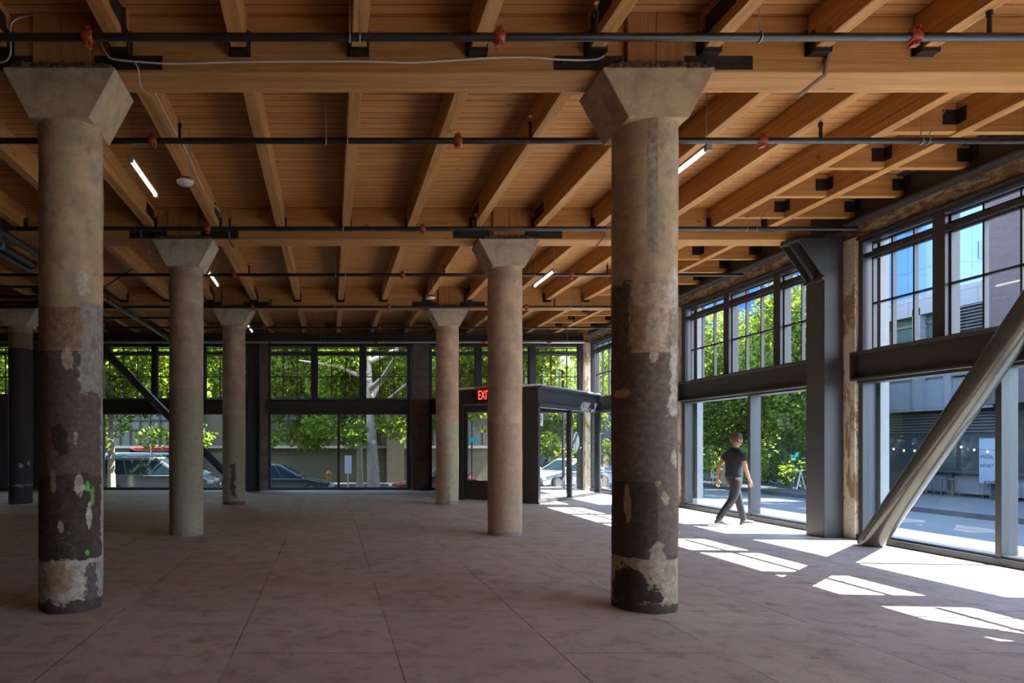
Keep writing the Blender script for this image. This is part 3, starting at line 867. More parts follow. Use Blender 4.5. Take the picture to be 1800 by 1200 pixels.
for (y, xa, xb, lab, cps, heads, rods) in pipes:
    t = thing('sprinkler_pipe', 'black sprinkler pipe ' + lab, 'pipe', (0, y, PZ), 0, 'black sprinkler branch pipes')
    MB().tube([(xa, 0, 0), (xb, 0, 0)], 0.034, 16).build('pipe', M['blackpipe'], t)
    for x in cps:
        c = MB().tube([(x - 0.045, 0, 0), (x - 0.03, 0, 0), (x + 0.03, 0, 0), (x + 0.045, 0, 0)], [0.040, 0.052, 0.052, 0.040], 16)
        c.box(x - 0.028, x + 0.028, -0.025, 0.025, 0.045, 0.075); c.box(x - 0.028, x + 0.028, -0.025, 0.025, -0.075, -0.045)
        c.tube([(x, -0.06, 0.060), (x, 0.06, 0.060)], 0.011, 8); c.tube([(x, -0.06, -0.060), (x, 0.06, -0.060)], 0.011, 8)
        c.build('coupling', M['coupling'], t)
    for (x, h) in heads:
        hd = MB().tube([(x, 0, 0.02), (x, 0, h - 0.06)], 0.017, 10); hd.tube([(x, 0, h - 0.10), (x, 0, h - 0.06)], 0.024, 8)
        ho = hd.build('riser', M['blackpipe'], t)
        s_ = MB().tube([(x, 0, h - 0.06), (x, 0, h - 0.02)], 0.012, 8); s_.lathe([(0.022, h + 0.005), (0.022, h + 0.010)], 10, (x, 0, 0))
        s_.bar((x - 0.013, 0, h - 0.02), (x - 0.013, 0, h + 0.006), 0.005, 0.005); s_.bar((x + 0.013, 0, h - 0.02), (x + 0.013, 0, h + 0.006), 0.005, 0.005)
        s_.build('sprinkler_head', M['brass'], ho)
    for (x, lean) in rods:
        tz = (ZJ if min(abs(x + lean - q) for q in ALLX) < 0.085 else ZG1 - 0.01) - PZ
        rr = MB().tube([(x, 0, 0.04), (x + lean, 0.0, tz)], 0.0055, 6)
        ring(rr, (x, 0, 0), 0.042, 0.006, 14, 'x')
        rr.build('hanger_rod', M['galv'], t)
t = thing('sprinkler_pipe', 'pale galvanised sprinkler pipe close to the back windows with red end fittings', 'pipe', (0, 20.98, 4.80))
MB().tube([(-9, 0, 0), (8.2, 0, 0)], 0.032, 14).build('pipe', M['galv'], t)
for x in (-1.95, 1.45, 4.9, 7.0, 8.2):
    MB().tube([(x - 0.05, 0, 0), (x + 0.05, 0, 0)], 0.052, 14).build('coupling', M['coupling'], t)
for x in (-0.3, -0.2, 3.6, 6.0, 7.6):
    MB().tube([(x, 0, 0.02), (x, 0, 0.72)], 0.006, 6).build('hanger_rod', M['galv'], t)

# mains on the left, running away from the camera
def main_pipe(x, z, y0, y1, lab, clamps, cm, cps):
    t = thing('main_pipe', lab, 'pipe', (x, 0, z), 0, 'grey main pipes at the left')
    MB().tube([(0, y0, 0), (0, y1, 0)], 0.058, 18).build('pipe', M['greypipe'], t)
    for y in clamps:
        c = MB().tube([(0, y - 0.04, 0), (0, y + 0.04, 0)], 0.072, 16); c.box(-0.03, 0.03, y - 0.03, y + 0.03, 0.06, 0.13); c.tube([(0, y, 0.1), (0.0, y, 0.285 if x > -5.3 else 0.6)], 0.012, 8)
        c.build('clamp', cm, t)
    for y in cps:
        MB().tube([(0, y - 0.06, 0), (0, y + 0.06, 0)], 0.080, 16).build('coupling', M['coupling'], t)
main_pipe(-5.18, 4.90, 9.0, 21.3, 'grey main pipe running to the back wall beside the middle left column', [12.0, 17.2], M['greenclamp'], [15.2, 20.3])
main_pipe(-5.56, 4.90, 8.6, 13.2, 'grey main pipe at the left edge with two green clamps, middle of three', [10.2, 11.0], M['greenclamp'], [12.3])
main_pipe(-5.80, 4.90, 8.6, 12.6, 'grey main pipe at the left edge, lowest and outermost of the three', [10.4], M['greenclamp'], [])
t = thing('branch_pipes', 'short black cross pipes behind the front left column', 'pipe', (0, 0, 0))
for k, (y, z) in enumerate(((14.2, 4.96), (14.9, 4.9), (15.6, 4.9), (18.2, 5.05))):
    MB().tube([(-11, y, z), (-5.26 if k < 3 else -4.2, y, z)], 0.045 if k in (1, 2) else 0.03, 12).build('pipe', M['blackpipe'], t)
m = MB().tube([(-5.05, 14.4, 4.95), (-4.1, 13.6, 5.2)], 0.014, 8); tag(m.build('sway_brace', M['blackpipe']), 'thin black sway brace slanting between pipe and joist at left', 'brace')

# ------------------------------------------------------------------ lamps, detectors, cables, conduits
def lamp(x, y, z, lab, length=1.2):
    t = thing('tube_light', lab, 'light', (x, y, z), 0, 'linear tube lights under the ceiling')
    MB().tube([(0, 0.04, 0), (0, length - 0.04, 0)], 0.016, 12).build('lamp_tube', M['tube'], t)
    m = MB(); m.box(-0.035, 0.035, 0, length, 0.020, 0.045); m.box(-0.03, 0.03, -0.01, 0.05, -0.025, 0.04); m.box(-0.03, 0.03, length - 0.05, length + 0.01, -0.025, 0.04)
    m.build('housing', M['fixture'], t, bevel=0.004)
    for y_ in (0.05, length - 0.05):
        MB().tube([(0, y_, 0.04), (0, y_, ZG1 - z - 0.005)], 0.004, 6).build('suspension_wire', M['galv'], t)
lamp(-2.43, 7.92, 5.0, 'lit tube light hanging left of the smoke detector near the front left column')
lamp(4.05, 7.0, 4.72, 'lit tube light right of the front right column, near the ceiling')
lamp(-2.46, 13.1, 5.0, 'lit tube light right of the middle left column capital')
lamp(4.08, 11.9, 4.70, 'lit tube light right of the middle right column capital')
lamp(-2.42, 19.0, 5.0, 'small distant lit tube light right of the far left column capital')
for (x, y, z, lab) in ((-1.83, 8.24, 4.85, 'white disc detector with red base hanging near the front left lamp'), (2.26, 14.77, 4.85, 'white disc detector left of the middle right column capital')):
    t = thing('ceiling_detector', lab, 'detector', (x, y, z), 0, 'white disc detectors')
    MB().lathe([(0.02, -0.03), (0.09, -0.025), (0.105, -0.005), (0.105, 0.012), (0.06, 0.02)], 24).build('disc', M['whiteplastic'], t)
    MB().lathe([(0.07, 0.018), (0.07, 0.05), (0.05, 0.06)], 20).build('base_ring', M['redplastic'], t)
    MB().tube([(0.05, 0, 0.05), (0.05, 0, ZG1 - z - 0.005)], 0.006, 8).build('stem', M['galv'], t)

def smooth_path(pts, k=8):
    P = [Vector(p) for p in pts]; out = []
    for i in range(len(P) - 1):
        p0 = P[max(i - 1, 0)]; p1 = P[i]; p2 = P[i + 1]; p3 = P[min(i + 2, len(P) - 1)]
        for j in range(k):
            t = j / k
            out.append(0.5 * ((2 * p1) + (-p0 + p2) * t + (2 * p0 - 5 * p1 + 4 * p2 - p3) * t * t + (-p0 + 3 * p1 - 3 * p2 + p3) * t ** 3))
    out.append(P[-1]); return out
def px(u, v, Y): return ((u - 581) * Y / 1150, Y, EYE + (779 - v) * Y / 1150)
Yf = 6.055
c1 = smooth_path([px(150, 27, Yf), px(60, 27, Yf), px(24, 37, Yf - .02), px(18, 60, Yf - .03), px(18, 95, Yf - .03), px(2, 110, Yf), px(-60, 112, Yf)])
tag(MB().tube(c1, 0.008, 8).build('cable', M['cable']), 'white cable looping over the front left capital at the photo left edge', 'cable')
c2 = smooth_path([px(178, 75, Yf), px(185, 92, Yf), px(200, 104, Yf), px(260, 110, Yf), px(315, 112, Yf), px(420, 109, Yf), px(550, 108, Yf), px(640, 108, Yf), px(720, 110, Yf), px(800, 106, Yf), px(860, 102, Yf), px(930, 101, Yf), px(990, 105, Yf), px(1045, 105, Yf), px(1062, 98, Yf)])
tag(MB().tube(c2, 0.009, 8).build('cable', M['cable']), 'white cable strung along the front girder between the two front columns', 'cable')
c3 = smooth_path([px(237, 110, Yf), px(243, 122, Yf - .02), px(246, 148, Yf - .02), px(255, 162, Yf), px(264, 167, Yf)])
tag(MB().tube(c3, 0.007, 8).build('cable', M['cable']), 'short white cable end dangling right of the front left capital', 'cable')
c4 = smooth_path([(-1.857, 6.45, 5.30), (-1.858, 7.4, 5.26), (-1.857, 8.4, 5.32), (-1.858, 9.6, 5.27), (-1.857, 11.0, 5.45)])
tag(MB().tube(c4, 0.010, 8).build('cable', M['cable']), 'twisted cable stapled along the side of a joist left of centre', 'cable')
for (a, lab) in (([px(1459, 85, 6.066), px(1452, 112, 6.066), px(1449, 132, 6.0), px(1402, 170, 5.9)], 'bent grey conduit end below the front girder, right of the front right column'),
                 ([px(1064, 400, 11.073), px(1063, 415, 11.0), px(1047, 433, 10.85)], 'bent grey conduit end below the middle girder, left of the front right column'),
                 ([px(247, 404, 11.073), px(249, 425, 11.0), px(263, 443, 10.85)], 'bent grey conduit end left of the middle left capital'),
                 ([px(402, 404, 11.073), px(404, 425, 11.0), px(412, 437, 10.9)], 'bent grey conduit end right of the middle left capital')):
    tag(MB().tube(a, 0.018, 10).build('conduit', M['galv']), lab, 'conduit', 'bent conduit ends')
tag(MB().tube([(3.734, 15.5, 5.535), (3.734, 15.5, 3.64)], 0.008, 6).build('drop_wire', M['cable']), 'thin white wire hanging left of the middle right column', 'wire')

# ------------------------------------------------------------------ corner vestibule
V0 = Vector((3.58, 18.15, 0)); V1 = Vector((5.33, 16.85, 0)); V2 = Vector((8.35, 20.25, 0)); V3 = Vector((3.62, 21.85, 0))
ZV = 3.05
def wall_fn(P, Q):
    d = (Q - P).normalized(); nrm = Vector((d.y, -d.x, 0))
    L = (Q - P).length
    def fn(a, b, z):
        p = P + d * a - nrm * b
        return (p.x, p.y, z)
    return fn, L, d
fnD, LD, dD = wall_fn(V0, V1)
m = MB()
m.box(0, LD, 0.0, 0.12, 2.62, ZV); m.box(0, 0.10, 0, 0.12, 0, 2.62); m.box(1.22, LD, 0, 0.12, 0, 2.62)
struct(m.build('wall_vestibule', M['frame_brown'], bevel=0.006, fn=fnD))
d = MB(); d.box(0.10, 0.22, 0.03, 0.09, 0.02, 2.60); d.box(1.10, 1.22, 0.03, 0.09, 0.02, 2.60); d.box(0.22, 1.10, 0.03, 0.09, 0.02, 0.55); d.box(0.22, 1.10, 0.03, 0.09, 2.42, 2.60)
dr = struct(d.build('door_2', M['frame_brown'], bevel=0.006, fn=fnD))
MB().box(0.21, 1.11, 0.055, 0.065, 0.54, 2.43).build('glass_pane', M['glass'], dr, fn=fnD)
MB().tube([(1.06, -0.04, 0.9), (1.06, -0.04, 1.5)], 0.015, 8).build('door_handle', M['galv'], dr, fn=fnD)
g = G('frosted_lettering'); 
M['frost'] = plain('frosted_film', (0.50, 0.58, 0.58), 0.8)
MB().box(0.40, 1.02, 0.050, 0.054, 2.06, 2.24).build('frosted_strip', M['frost'], dr, fn=fnD)
fnG, LG, dG = wall_fn(V1, V2)
m = MB()
m.box(0, 0.13, -0.02, 0.16, 0, ZV); m.box(LG - 0.12, LG, -0.02, 0.14, 0, ZV); m.box(LG / 2 - 0.05, LG / 2 + 0.05, 0.0, 0.14, 0, 2.55)
m.box(0, LG, 0.04, 0.08, 2.55, ZV); m.box(0, LG, -0.10, 0.14, ZV - 0.04, ZV); m.box(0, LG, -0.06, 0.14, 2.50, 2.58); m.box(0, LG, -0.05, 0.14, 0, 0.05)
w8 = struct(m.build('window_8', M['frame'], bevel=0.006, fn=fnG))
for a0, a1 in ((0.13, LG / 2 - 0.05), (LG / 2 + 0.05, LG - 0.12)):
    MB().box(a0, a1, 0.055, 0.062, 0.05, 2.51).build('glass_pane', M['glass'], w8, fn=fnG)
M['decal'] = plain('grey_blue_decal', (0.03, 0.045, 0.06), 0.9)
M['ink'] = plain('dark_ink', (0.03, 0.035, 0.04), 0.7)
dc = MB().box(0.16, 0.44, 0.048, 0.052, 2.02, 2.34).build('window_sticker', M['frost'], w8, fn=fnG)
xm = Matrix(((dG.x, 0, dG.y, 0), (dG.y, 0, -dG.x, 0), (0, 1, 0, 0), (0, 0, 0, 1)))
pp = V1 + dG * 0.30 - Vector((dG.y, -dG.x, 0)) * 0.044
text_mesh('sticker_numeral', '9', 0.30, M['ink'], dc, Matrix.Translation((pp.x, pp.y, 2.18)) @ xm, 0.001)
n_ = 24
rd = MB(); rd.prism([(LG / 2 + 0.45 + 0.24 * math.cos(2 * math.pi * i / n_), 1.60 + 0.30 * math.sin(2 * math.pi * i / n_)) for i in range(n_)], lambda a, b: (a, 0.048, b), lambda a, b: (a, 0.053, b))
rd.build('round_decal', M['decal'], w8, fn=fnG)
struct(MB().prism([(V0.x, V0.y), (V1.x, V1.y), (V2.x, V2.y), (8.5, 21.9), (V3.x, V3.y)], lambda a, b: (a, b, ZV - 0.01), lambda a, b: (a, b, ZV + 0.05)).build('ceiling_vestibule', M['ceil_white']))
struct(MB().box(V0.x, V0.x + 0.1, V0.y + .05, 21.9, 0, ZV - 0.01).build('wall_vestibule_side', M['frame_brown']))
t = thing('ceiling_fan', 'small dark ceiling fan with a lamp under the entry ceiling behind glass', 'fan', (6.35, 19.0, 2.75))
for k in range(5):
    a = k * 2 * math.pi / 5 + 0.2
    MB().prism([(0.09, -0.05), (0.62, -0.075), (0.66, 0), (0.62, 0.075), (0.09, 0.05)], lambda p, q, a=a: (p * math.cos(a) - q * math.sin(a), p * math.sin(a) + q * math.cos(a), 0.03), lambda p, q, a=a: (p * math.cos(a) - q * math.sin(a), p * math.sin(a) + q * math.cos(a), 0.042)).build('blade', M['steel'], t)
MB().lathe([(0.03, 0.29), (0.03, 0.10), (0.11, 0.08), (0.11, 0.0), (0.06, -0.02)], 18).build('motor', M['steel'], t)
M['warmlamp'] = plain('warm_lamp_glass', (0.9, 0.8, 0.6), 0.4, emit=(1, 0.78, 0.45), emit_s=3.0)
MB().lathe([(0.10, -0.02), (0.13, -0.05), (0.09, -0.11), (0.01, -0.13)], 18).build('lamp_bowl', M['warmlamp'], t)
# EXIT sign on the vestibule wall above the door
M['exit_red'] = plain('lit_exit_red', (0.8, 0.02, 0.02), 0.5, emit=(1.0, 0.03, 0.02), emit_s=2.2)
t = thing('exit_sign', 'lit red EXIT sign above the dark glass door', 'sign', (0, 0, 0))
e = MB(); e.box(0.50, 1.00, -0.06, 0.0, 2.70, 3.02); e.build('housing', M['hanger'], t, bevel=0.006, fn=fnD)
e = MB(); e.box(0.50, 1.00, -0.06, 0.0, 3.02, 3.08); e.build('canopy', M['redplastic'], t, bevel=0.006, fn=fnD)
nD = Vector((dD.y, -dD.x, 0))
pe = V0 + dD * 0.75 + nD * 0.064
mx = Matrix(((dD.x, 0, nD.x, 0), (dD.y, 0, nD.y, 0), (0, 1, 0, 0), (0, 0, 0, 1)))
text_mesh('exit_lettering', 'EXIT', 0.30, M['exit_red'], t, Matrix.Translation((pe.x, pe.y, 2.855)) @ mx @ Matrix.Diagonal((0.58, 1.15, 1, 1)), 0.004)

# ------------------------------------------------------------------ walking person
M['skin'] = plain('skin', (0.52, 0.27, 0.18), 0.5, 0, 0.08, 12)
M['shirt'] = plain('dark_navy_cotton', (0.014, 0.016, 0.026), 0.85, 0, 0.2, 20, 0.2)
M['jeans'] = plain('faded_black_denim', (0.030, 0.032, 0.038), 0.85, 0, 0.25, 22, 0.3)
M['hair'] = plain('brown_hair', (0.085, 0.045, 0.025), 0.6, 0, 0.35, 40, 0.5)
M['shoe'] = plain('grey_brown_shoe', (0.09, 0.08, 0.075), 0.6, 0, 0.2, 15)
M['sole'] = plain('pale_sole', (0.50, 0.48, 0.45), 0.7)
M['eye'] = plain('dark_eye', (0.03, 0.02, 0.02), 0.3)
def skinned(name, chains, mat, parent, sub=2, root=0):
    """chains: list of lists of (x,y,z,r); a first item given as an int continues from that vertex."""
    vs = []; es = []; rs = []
    for ch in chains:
        prev = None
        for p in ch:
            if isinstance(p, int):
                prev = p; continue
            vs.append(p[:3]); rs.append(p[3] if len(p) == 4 else (p[3], p[4]))
            if prev is not None: es.append((prev, len(vs) - 1))
            prev = len(vs) - 1
    me = bpy.data.meshes.new(name); me.from_pydata(vs, es, [])
    o = bpy.data.objects.new(name, me); COL.objects.link(o); o.parent = parent
    sk = o.modifiers.new('skin', 'SKIN'); sk.use_smooth_shade = True
    bm = bmesh.new(); bm.from_mesh(me)
    lay = bm.verts.layers.skin.verify()
    bm.verts.ensure_lookup_table()
    for i, r in enumerate(rs):
        bm.verts[i][lay].radius = (r, r) if not isinstance(r, tuple) else r
        bm.verts[i][lay].use_root = (i == root)
    bm.to_mesh(me); bm.free()
    ss = o.modifiers.new('subsurf', 'SUBSURF'); ss.levels = sub; ss.render_levels = sub
    me.materials.append(mat)
    return o
per = thing('person', 'person in dark t-shirt and grey jeans walking past the right hand window in the sun', 'person', (7.68, 12.46, 0), R(2))
# local axes: +x forward, -y the side nearer the camera
HIP = 0.93
rl = [(0.00, -0.09, 0.90), (-0.08, -0.095, 0.50), (-0.385, -0.10, 0.135), (-0.23, -0.105, 0.035)]   # near leg: trailing
ll = [(0.02, 0.09, 0.90), (0.15, 0.092, 0.49), (0.25, 0.095, 0.09), (0.43, 0.10, 0.05)]            # far leg: leading
body = [
    [(0.0, 0, HIP, .085), (0.005, 0, 1.06, .090), (0.01, 0, 1.22, .10), (0.015, 0, 1.36, .10), (0.02, 0, 1.44, .068), (0.04, 0, 1.51, .052), (0.055, 0, 1.565, .060), (0.065, 0, 1.625, .086), (0.055, 0, 1.69, .088), (0.045, 0, 1.735, .055)],
    [0, (*rl[0], .075), (-0.035, -.092, .70, .070), (*rl[1], .056), (-0.20, -.097, .34, .054), (-0.36, -.10, .15, .036), (-0.345, -.102, .085, .034), (-0.25, -.103, .05, .036), (-0.20, -.103, .03, .026)],
    [0, (*ll[0], .075), (0.10, .091, .70, .070), (*ll[1], .056), (0.20, .093, .30, .052), (0.25, .095, .11, .036), (0.265, .096, .07, .036), (0.36, .098, .045, .036), (0.42, .10, .035, .026)],
    [3, (0.01, -.13, 1.385, .055), (0.02, -.19, 1.35, .050), (0.045, -.225, 1.23, .044), (0.065, -.235, 1.10, .038), (0.11, -.23, .98, .034), (0.15, -.222, .885, .024)],
    [3, (0.01, .13, 1.385, .055), (0.0, .19, 1.35, .050), (-0.07, .225, 1.24, .044), (-0.14, .235, 1.12, .038), (-0.165, .235, .98, .034), (-0.17, .232, .875, .024)],
]
nb = sum(1 for c in body for p in c if not isinstance(p, int))
# hands: a palm and five separate fingers each
def count(cs): return sum(1 for c in cs for p in c if not isinstance(p, int))
idx_rw = 10 + 8 + 8 + 5; idx_lw = idx_rw + 6
def hand(wi, w, dirv, side):
    w = Vector(w); d = Vector(dirv).normalized(); s = Vector((d.z, 0, -d.x)) ; s.normalize()      # s: forward across the palm
    if s.x < 0: s = -s
    inn = Vector((0, side, 0))
    base = count(body)
    palm = [wi, (*(w + d * 0.035), .021), (*(w + d * 0.075), .023)]
    body.append(palm)
    pi = base + 1
    for k, (off, ln) in enumerate(((0.027, .070), (0.009, .080), (-0.009, .074), (-0.026, .058))):
        a = w + d * 0.088 + s * off
        b = a + d * ln * 0.5 + inn * 0.010
        c = b + d * ln * 0.4 + inn * 0.022
        body.append([pi, (*a, .0095), (*b, .0085), (*c, .007)])
    a = w + d * 0.035 + s * 0.030 + inn * 0.008; b = a + d * 0.030 + s * 0.014 + inn * 0.012; c = b + d * 0.028 + s * 0.003 + inn * 0.010
    body.append([base, (*a, .0115), (*b, .0095), (*c, .008)])
hand(idx_rw, (0.15, -.222, .885), (0.35, 0.02, -1), 1)
hand(idx_lw, (-0.17, .232, .875), (-0.05, -0.02, -1), -1)
# nose, chin and ears grow out of the head
body.append([7, (0.150, 0, 1.625, .012), (0.168, 0, 1.618, .009)])
body.append([6, (0.120, 0, 1.558, .026)])
bo = skinned('body', body, M['skin'], per)
for s_ in (-1, 1):
    MB().blob((0.048, s_ * 0.084, 1.622), (0.020, 0.010, 0.032), 8).build('ear', M['skin'], per)
    MB().blob((0.138, s_ * 0.034, 1.645), (0.010, 0.014, 0.009), 6).build('eye', M['eye'], per)
MB().bar((0.142, -0.026, 1.585), (0.142, 0.026, 1.585), 0.012, 0.009).build('mouth', plain('lips', (0.36, 0.13, 0.10), 0.5), per)
h = MB()
n = 20; vs = []; fs = []
for i in range(9):
    ph = math.pi * (0.02 + 0.73 * i / 8)
    for j in range(n):
        t_ = 2 * math.pi * j / n
        front = max(0, math.cos(t_))
        phe = ph * (1 - 0.46 * front ** 1.4)
        rr = 0.103 + 0.006 * math.sin(5 * t_ + i)
        vs.append((0.045 + rr * 1.08 * math.sin(phe) * math.cos(t_), 0.95 * rr * math.sin(phe) * math.sin(t_), 1.665 + (rr + 0.012) * math.cos(phe)))
for i in range(8):
    for j in range(n): fs.append((i * n + j, i * n + (j + 1) % n, (i + 1) * n + (j + 1) % n, (i + 1) * n + j))
fs.append(tuple(range(n)))
h.add(vs, fs, True); h.build('hair', M['hair'], per)
skinned('shirt', [[(0.0, 0, .865, .168), (0.003, 0, .96, .160), (0.005, 0, 1.06, .154), (0.01, 0, 1.20, .160), (0.012, 0, 1.32, .158), (0.018, 0, 1.42, .115), (0.025, 0, 1.49, .070)],
                  [4, (0.012, -.15, 1.375, .098), (0.022, -.205, 1.325, .082), (0.044, -.226, 1.20, .068)],
                  [4, (0.012, .15, 1.375, .098), (-0.012, .205, 1.325, .082), (-0.065, .228, 1.21, .068)]], M['shirt'], per, 2, 0)
skinned('jeans', [[(0.0, 0, .98, .135), (0.0, 0, .90, .142)],
                  [1, (-0.01, -.088, .80, .105), (-0.045, -.092, .66, .092), (-0.09, -.095, .50, .074), (-0.22, -.097, .33, .068), (-0.345, -.10, .165, .060), (-0.375, -.10, .105, .060)],
                  [1, (0.04, .088, .80, .105), (0.10, .091, .66, .092), (0.15, .092, .49, .074), (0.20, .093, .30, .068), (0.245, .095, .13, .060), (0.25, .095, .075, .060)]], M['jeans'], per, 2, 0)
def shoe(name, heel, toe, up):
    heel = Vector(heel); toe = Vector(toe); d = (toe - heel); L = d.length; d.normalize(); s = Vector((0, 1, 0)); u = s.cross(d) * -1
    if u.z < 0: u = -u
    st = [(0.0, .030, .065), (0.12, .038, .085), (0.35, .036, .090), (0.55, .042, .066), (0.78, .046, .050), (0.93, .036, .040), (1.0, .018, .028)]
    vs = []; fs = []; n = 10
    for (t_, w, hh) in st:
        for j in range(n):
            a = math.pi * j / (n - 1)
            vs.append(heel + d * L * t_ + s * w * math.cos(a) + u * hh * math.sin(a) ** 0.8)
    for i in range(len(st) - 1):
        for j in range(n - 1): fs.append((i * n + j, i * n + j + 1, (i + 1) * n + j + 1, (i + 1) * n + j))
        fs.append((i * n + n - 1, i * n, (i + 1) * n, (i + 1) * n + n - 1))
    fs += [tuple(range(n)), tuple(range(len(vs) - n, len(vs)))]
    o = MB().add(vs, fs, True).build('shoe', M['shoe'], per)
    vs = []; fs = []
    for (t_, w, hh) in st:
        for sg in (-1, 1):
            for q in (-.016, .004): vs.append(heel + d * L * t_ + s * (w + .004) * sg + u * q)
    for i in range(len(st) - 1):
        a, b = i * 4, i * 4 + 4
        fs += [(a, a + 2, b + 2, b), (a + 1, b + 1, b + 3, a + 3), (a, b, b + 1, a + 1), (a + 2, a + 3, b + 3, b + 2)]
    fs += [(0, 1, 3, 2), (len(vs) - 4, len(vs) - 2, len(vs) - 1, len(vs) - 3)]
    MB().add(vs, fs).build('sole', M['sole'], o)
shoe('shoe', (-0.425, -.10, .062), (-0.175, -.105, .017), 1)
shoe('shoe', (0.20, .096, .018), (0.47, .10, .04), 1)

# ------------------------------------------------------------------ outdoors: ground
GZ, SZ = -0.66, -0.5
M['asphalt'] = plain('asphalt', (0.062, 0.064, 0.067), 0.85, 0, 0.2, 1.2, 0.2)
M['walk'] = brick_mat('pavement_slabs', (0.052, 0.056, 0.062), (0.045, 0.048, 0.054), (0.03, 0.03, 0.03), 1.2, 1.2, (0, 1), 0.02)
M['kerb'] = plain('kerb_stone', (0.17, 0.17, 0.17), 0.8)
struct(MB().box(-90, 160, -60, 170, GZ - 0.2, GZ).build('ground', M['asphalt']))
M['walk_sunlit'] = brick_mat('sunlit_pavement', (0.36, 0.35, 0.33), (0.32, 0.31, 0.30), (0.2, 0.2, 0.2), 1.2, 1.2, (0, 1), 0.02)  # lit copy of the slabs: sunlight put into a paler colour
struct(MB().box(9.0, 12.0, -20, 23, GZ, SZ).build('pavement', M['walk_sunlit']))
struct(MB().box(-40, 12.0, 22.2, 25.4, GZ, SZ).build('pavement', M['walk']))
struct(MB().box(19.0, 45, -20, 90, GZ, SZ).build('pavement', M['walk']))
M['walk_tree_shade'] = plain('tree_shade_pavement', (0.040, 0.040, 0.037), 0.85, 0, 0.5, 2.0)  # dappled shade of the street trees put into the pavement colour
struct(MB().box(-45, 13.0, 30.0, 36, GZ, SZ).build('pavement', M['walk_tree_shade']))
M['base_wall'] = plain('foundation_concrete', (0.2, 0.2, 0.2), 0.8)
struct(MB().box(-19, WX + .4, -7, WY + 0.35, GZ, -0.44).build('wall_foundation', M['base_wall']))

# ------------------------------------------------------------------ outdoors: trees
M['bark'] = plain('mottled_plane_bark', (0.36, 0.29, 0.205), 0.9, 0, 0.5, 5, 0.5)
M['leafA'] = leaf_mat('bright_leaves', (0.060, 0.115, 0.022), (0.24, 0.29, 0.042))
M['leafC'] = leaf_mat('deep_leaves', (0.028, 0.065, 0.024), (0.12, 0.16, 0.03))
M['leafB'] = leaf_mat('mid_leaves', (0.035, 0.08, 0.022), (0.11, 0.165, 0.035))
LEAF = np.array([(0, -.5, 0), (.42, -.18, .06), (.30, .22, .02), (0, .55, -.05), (-.30, .22, .02), (-.42, -.18, .06)])
LF = [(0, 1, 2), (0, 2, 3), (0, 3, 4), (0, 4, 5)]
def leaves(name, ells, n, size, mat, parent, seed):
    n = int(n * 2.3); size *= 0.66
    rg = np.random.default_rng(seed)
    vol = np.array([e[3] * e[4] * e[5] for e in ells]); cnt = np.maximum(1, (n * vol / vol.sum()).astype(int))
    P = []
    for (cx, cy, cz, rx, ry, rz), c in zip(ells, cnt):
        u = rg.normal(size=(c, 3)); u /= np.linalg.norm(u, axis=1)[:, None]
        rad = rg.random(c) ** 0.45
        # gather leaves into sprays
        P.append(np.array([cx, cy, cz]) + u * rad[:, None] * np.array([rx, ry, rz]))
    P = np.concatenate(P); k = len(P)
    q = rg.normal(size=(k, 4)); q /= np.linalg.norm(q, axis=1)[:, None]
    w, x, y, z = q.T
    Rm = np.stack([1 - 2 * (y * y + z * z), 2 * (x * y - z * w), 2 * (x * z + y * w), 2 * (x * y + z * w), 1 - 2 * (x * x + z * z), 2 * (y * z - x * w), 2 * (x * z - y * w), 2 * (y * z + x * w), 1 - 2 * (x * x + y * y)], 1).reshape(k, 3, 3)
    sz = size * (0.6 + 0.8 * rg.random(k))
    V = np.einsum('kij,lj->kli', Rm, LEAF) * sz[:, None, None] + P[:, None, :]
    V = V.reshape(-1, 3)
    F = (np.array(LF)[None] + (np.arange(k) * 6)[:, None, None]).reshape(-1, 3)
    me = bpy.data.meshes.new(name)
    me.vertices.add(len(V)); me.vertices.foreach_set('co', V.ravel())
    me.loops.add(F.size); me.loops.foreach_set('vertex_index', F.ravel())
    me.polygons.add(len(F)); me.polygons.foreach_set('loop_start', np.arange(0, F.size, 3)); me.polygons.foreach_set('loop_total', np.full(len(F), 3))
    me.update(calc_edges=True); me.materials.append(mat)
    o = bpy.data.objects.new(name, me); COL.objects.link(o); o.parent = parent
    return o
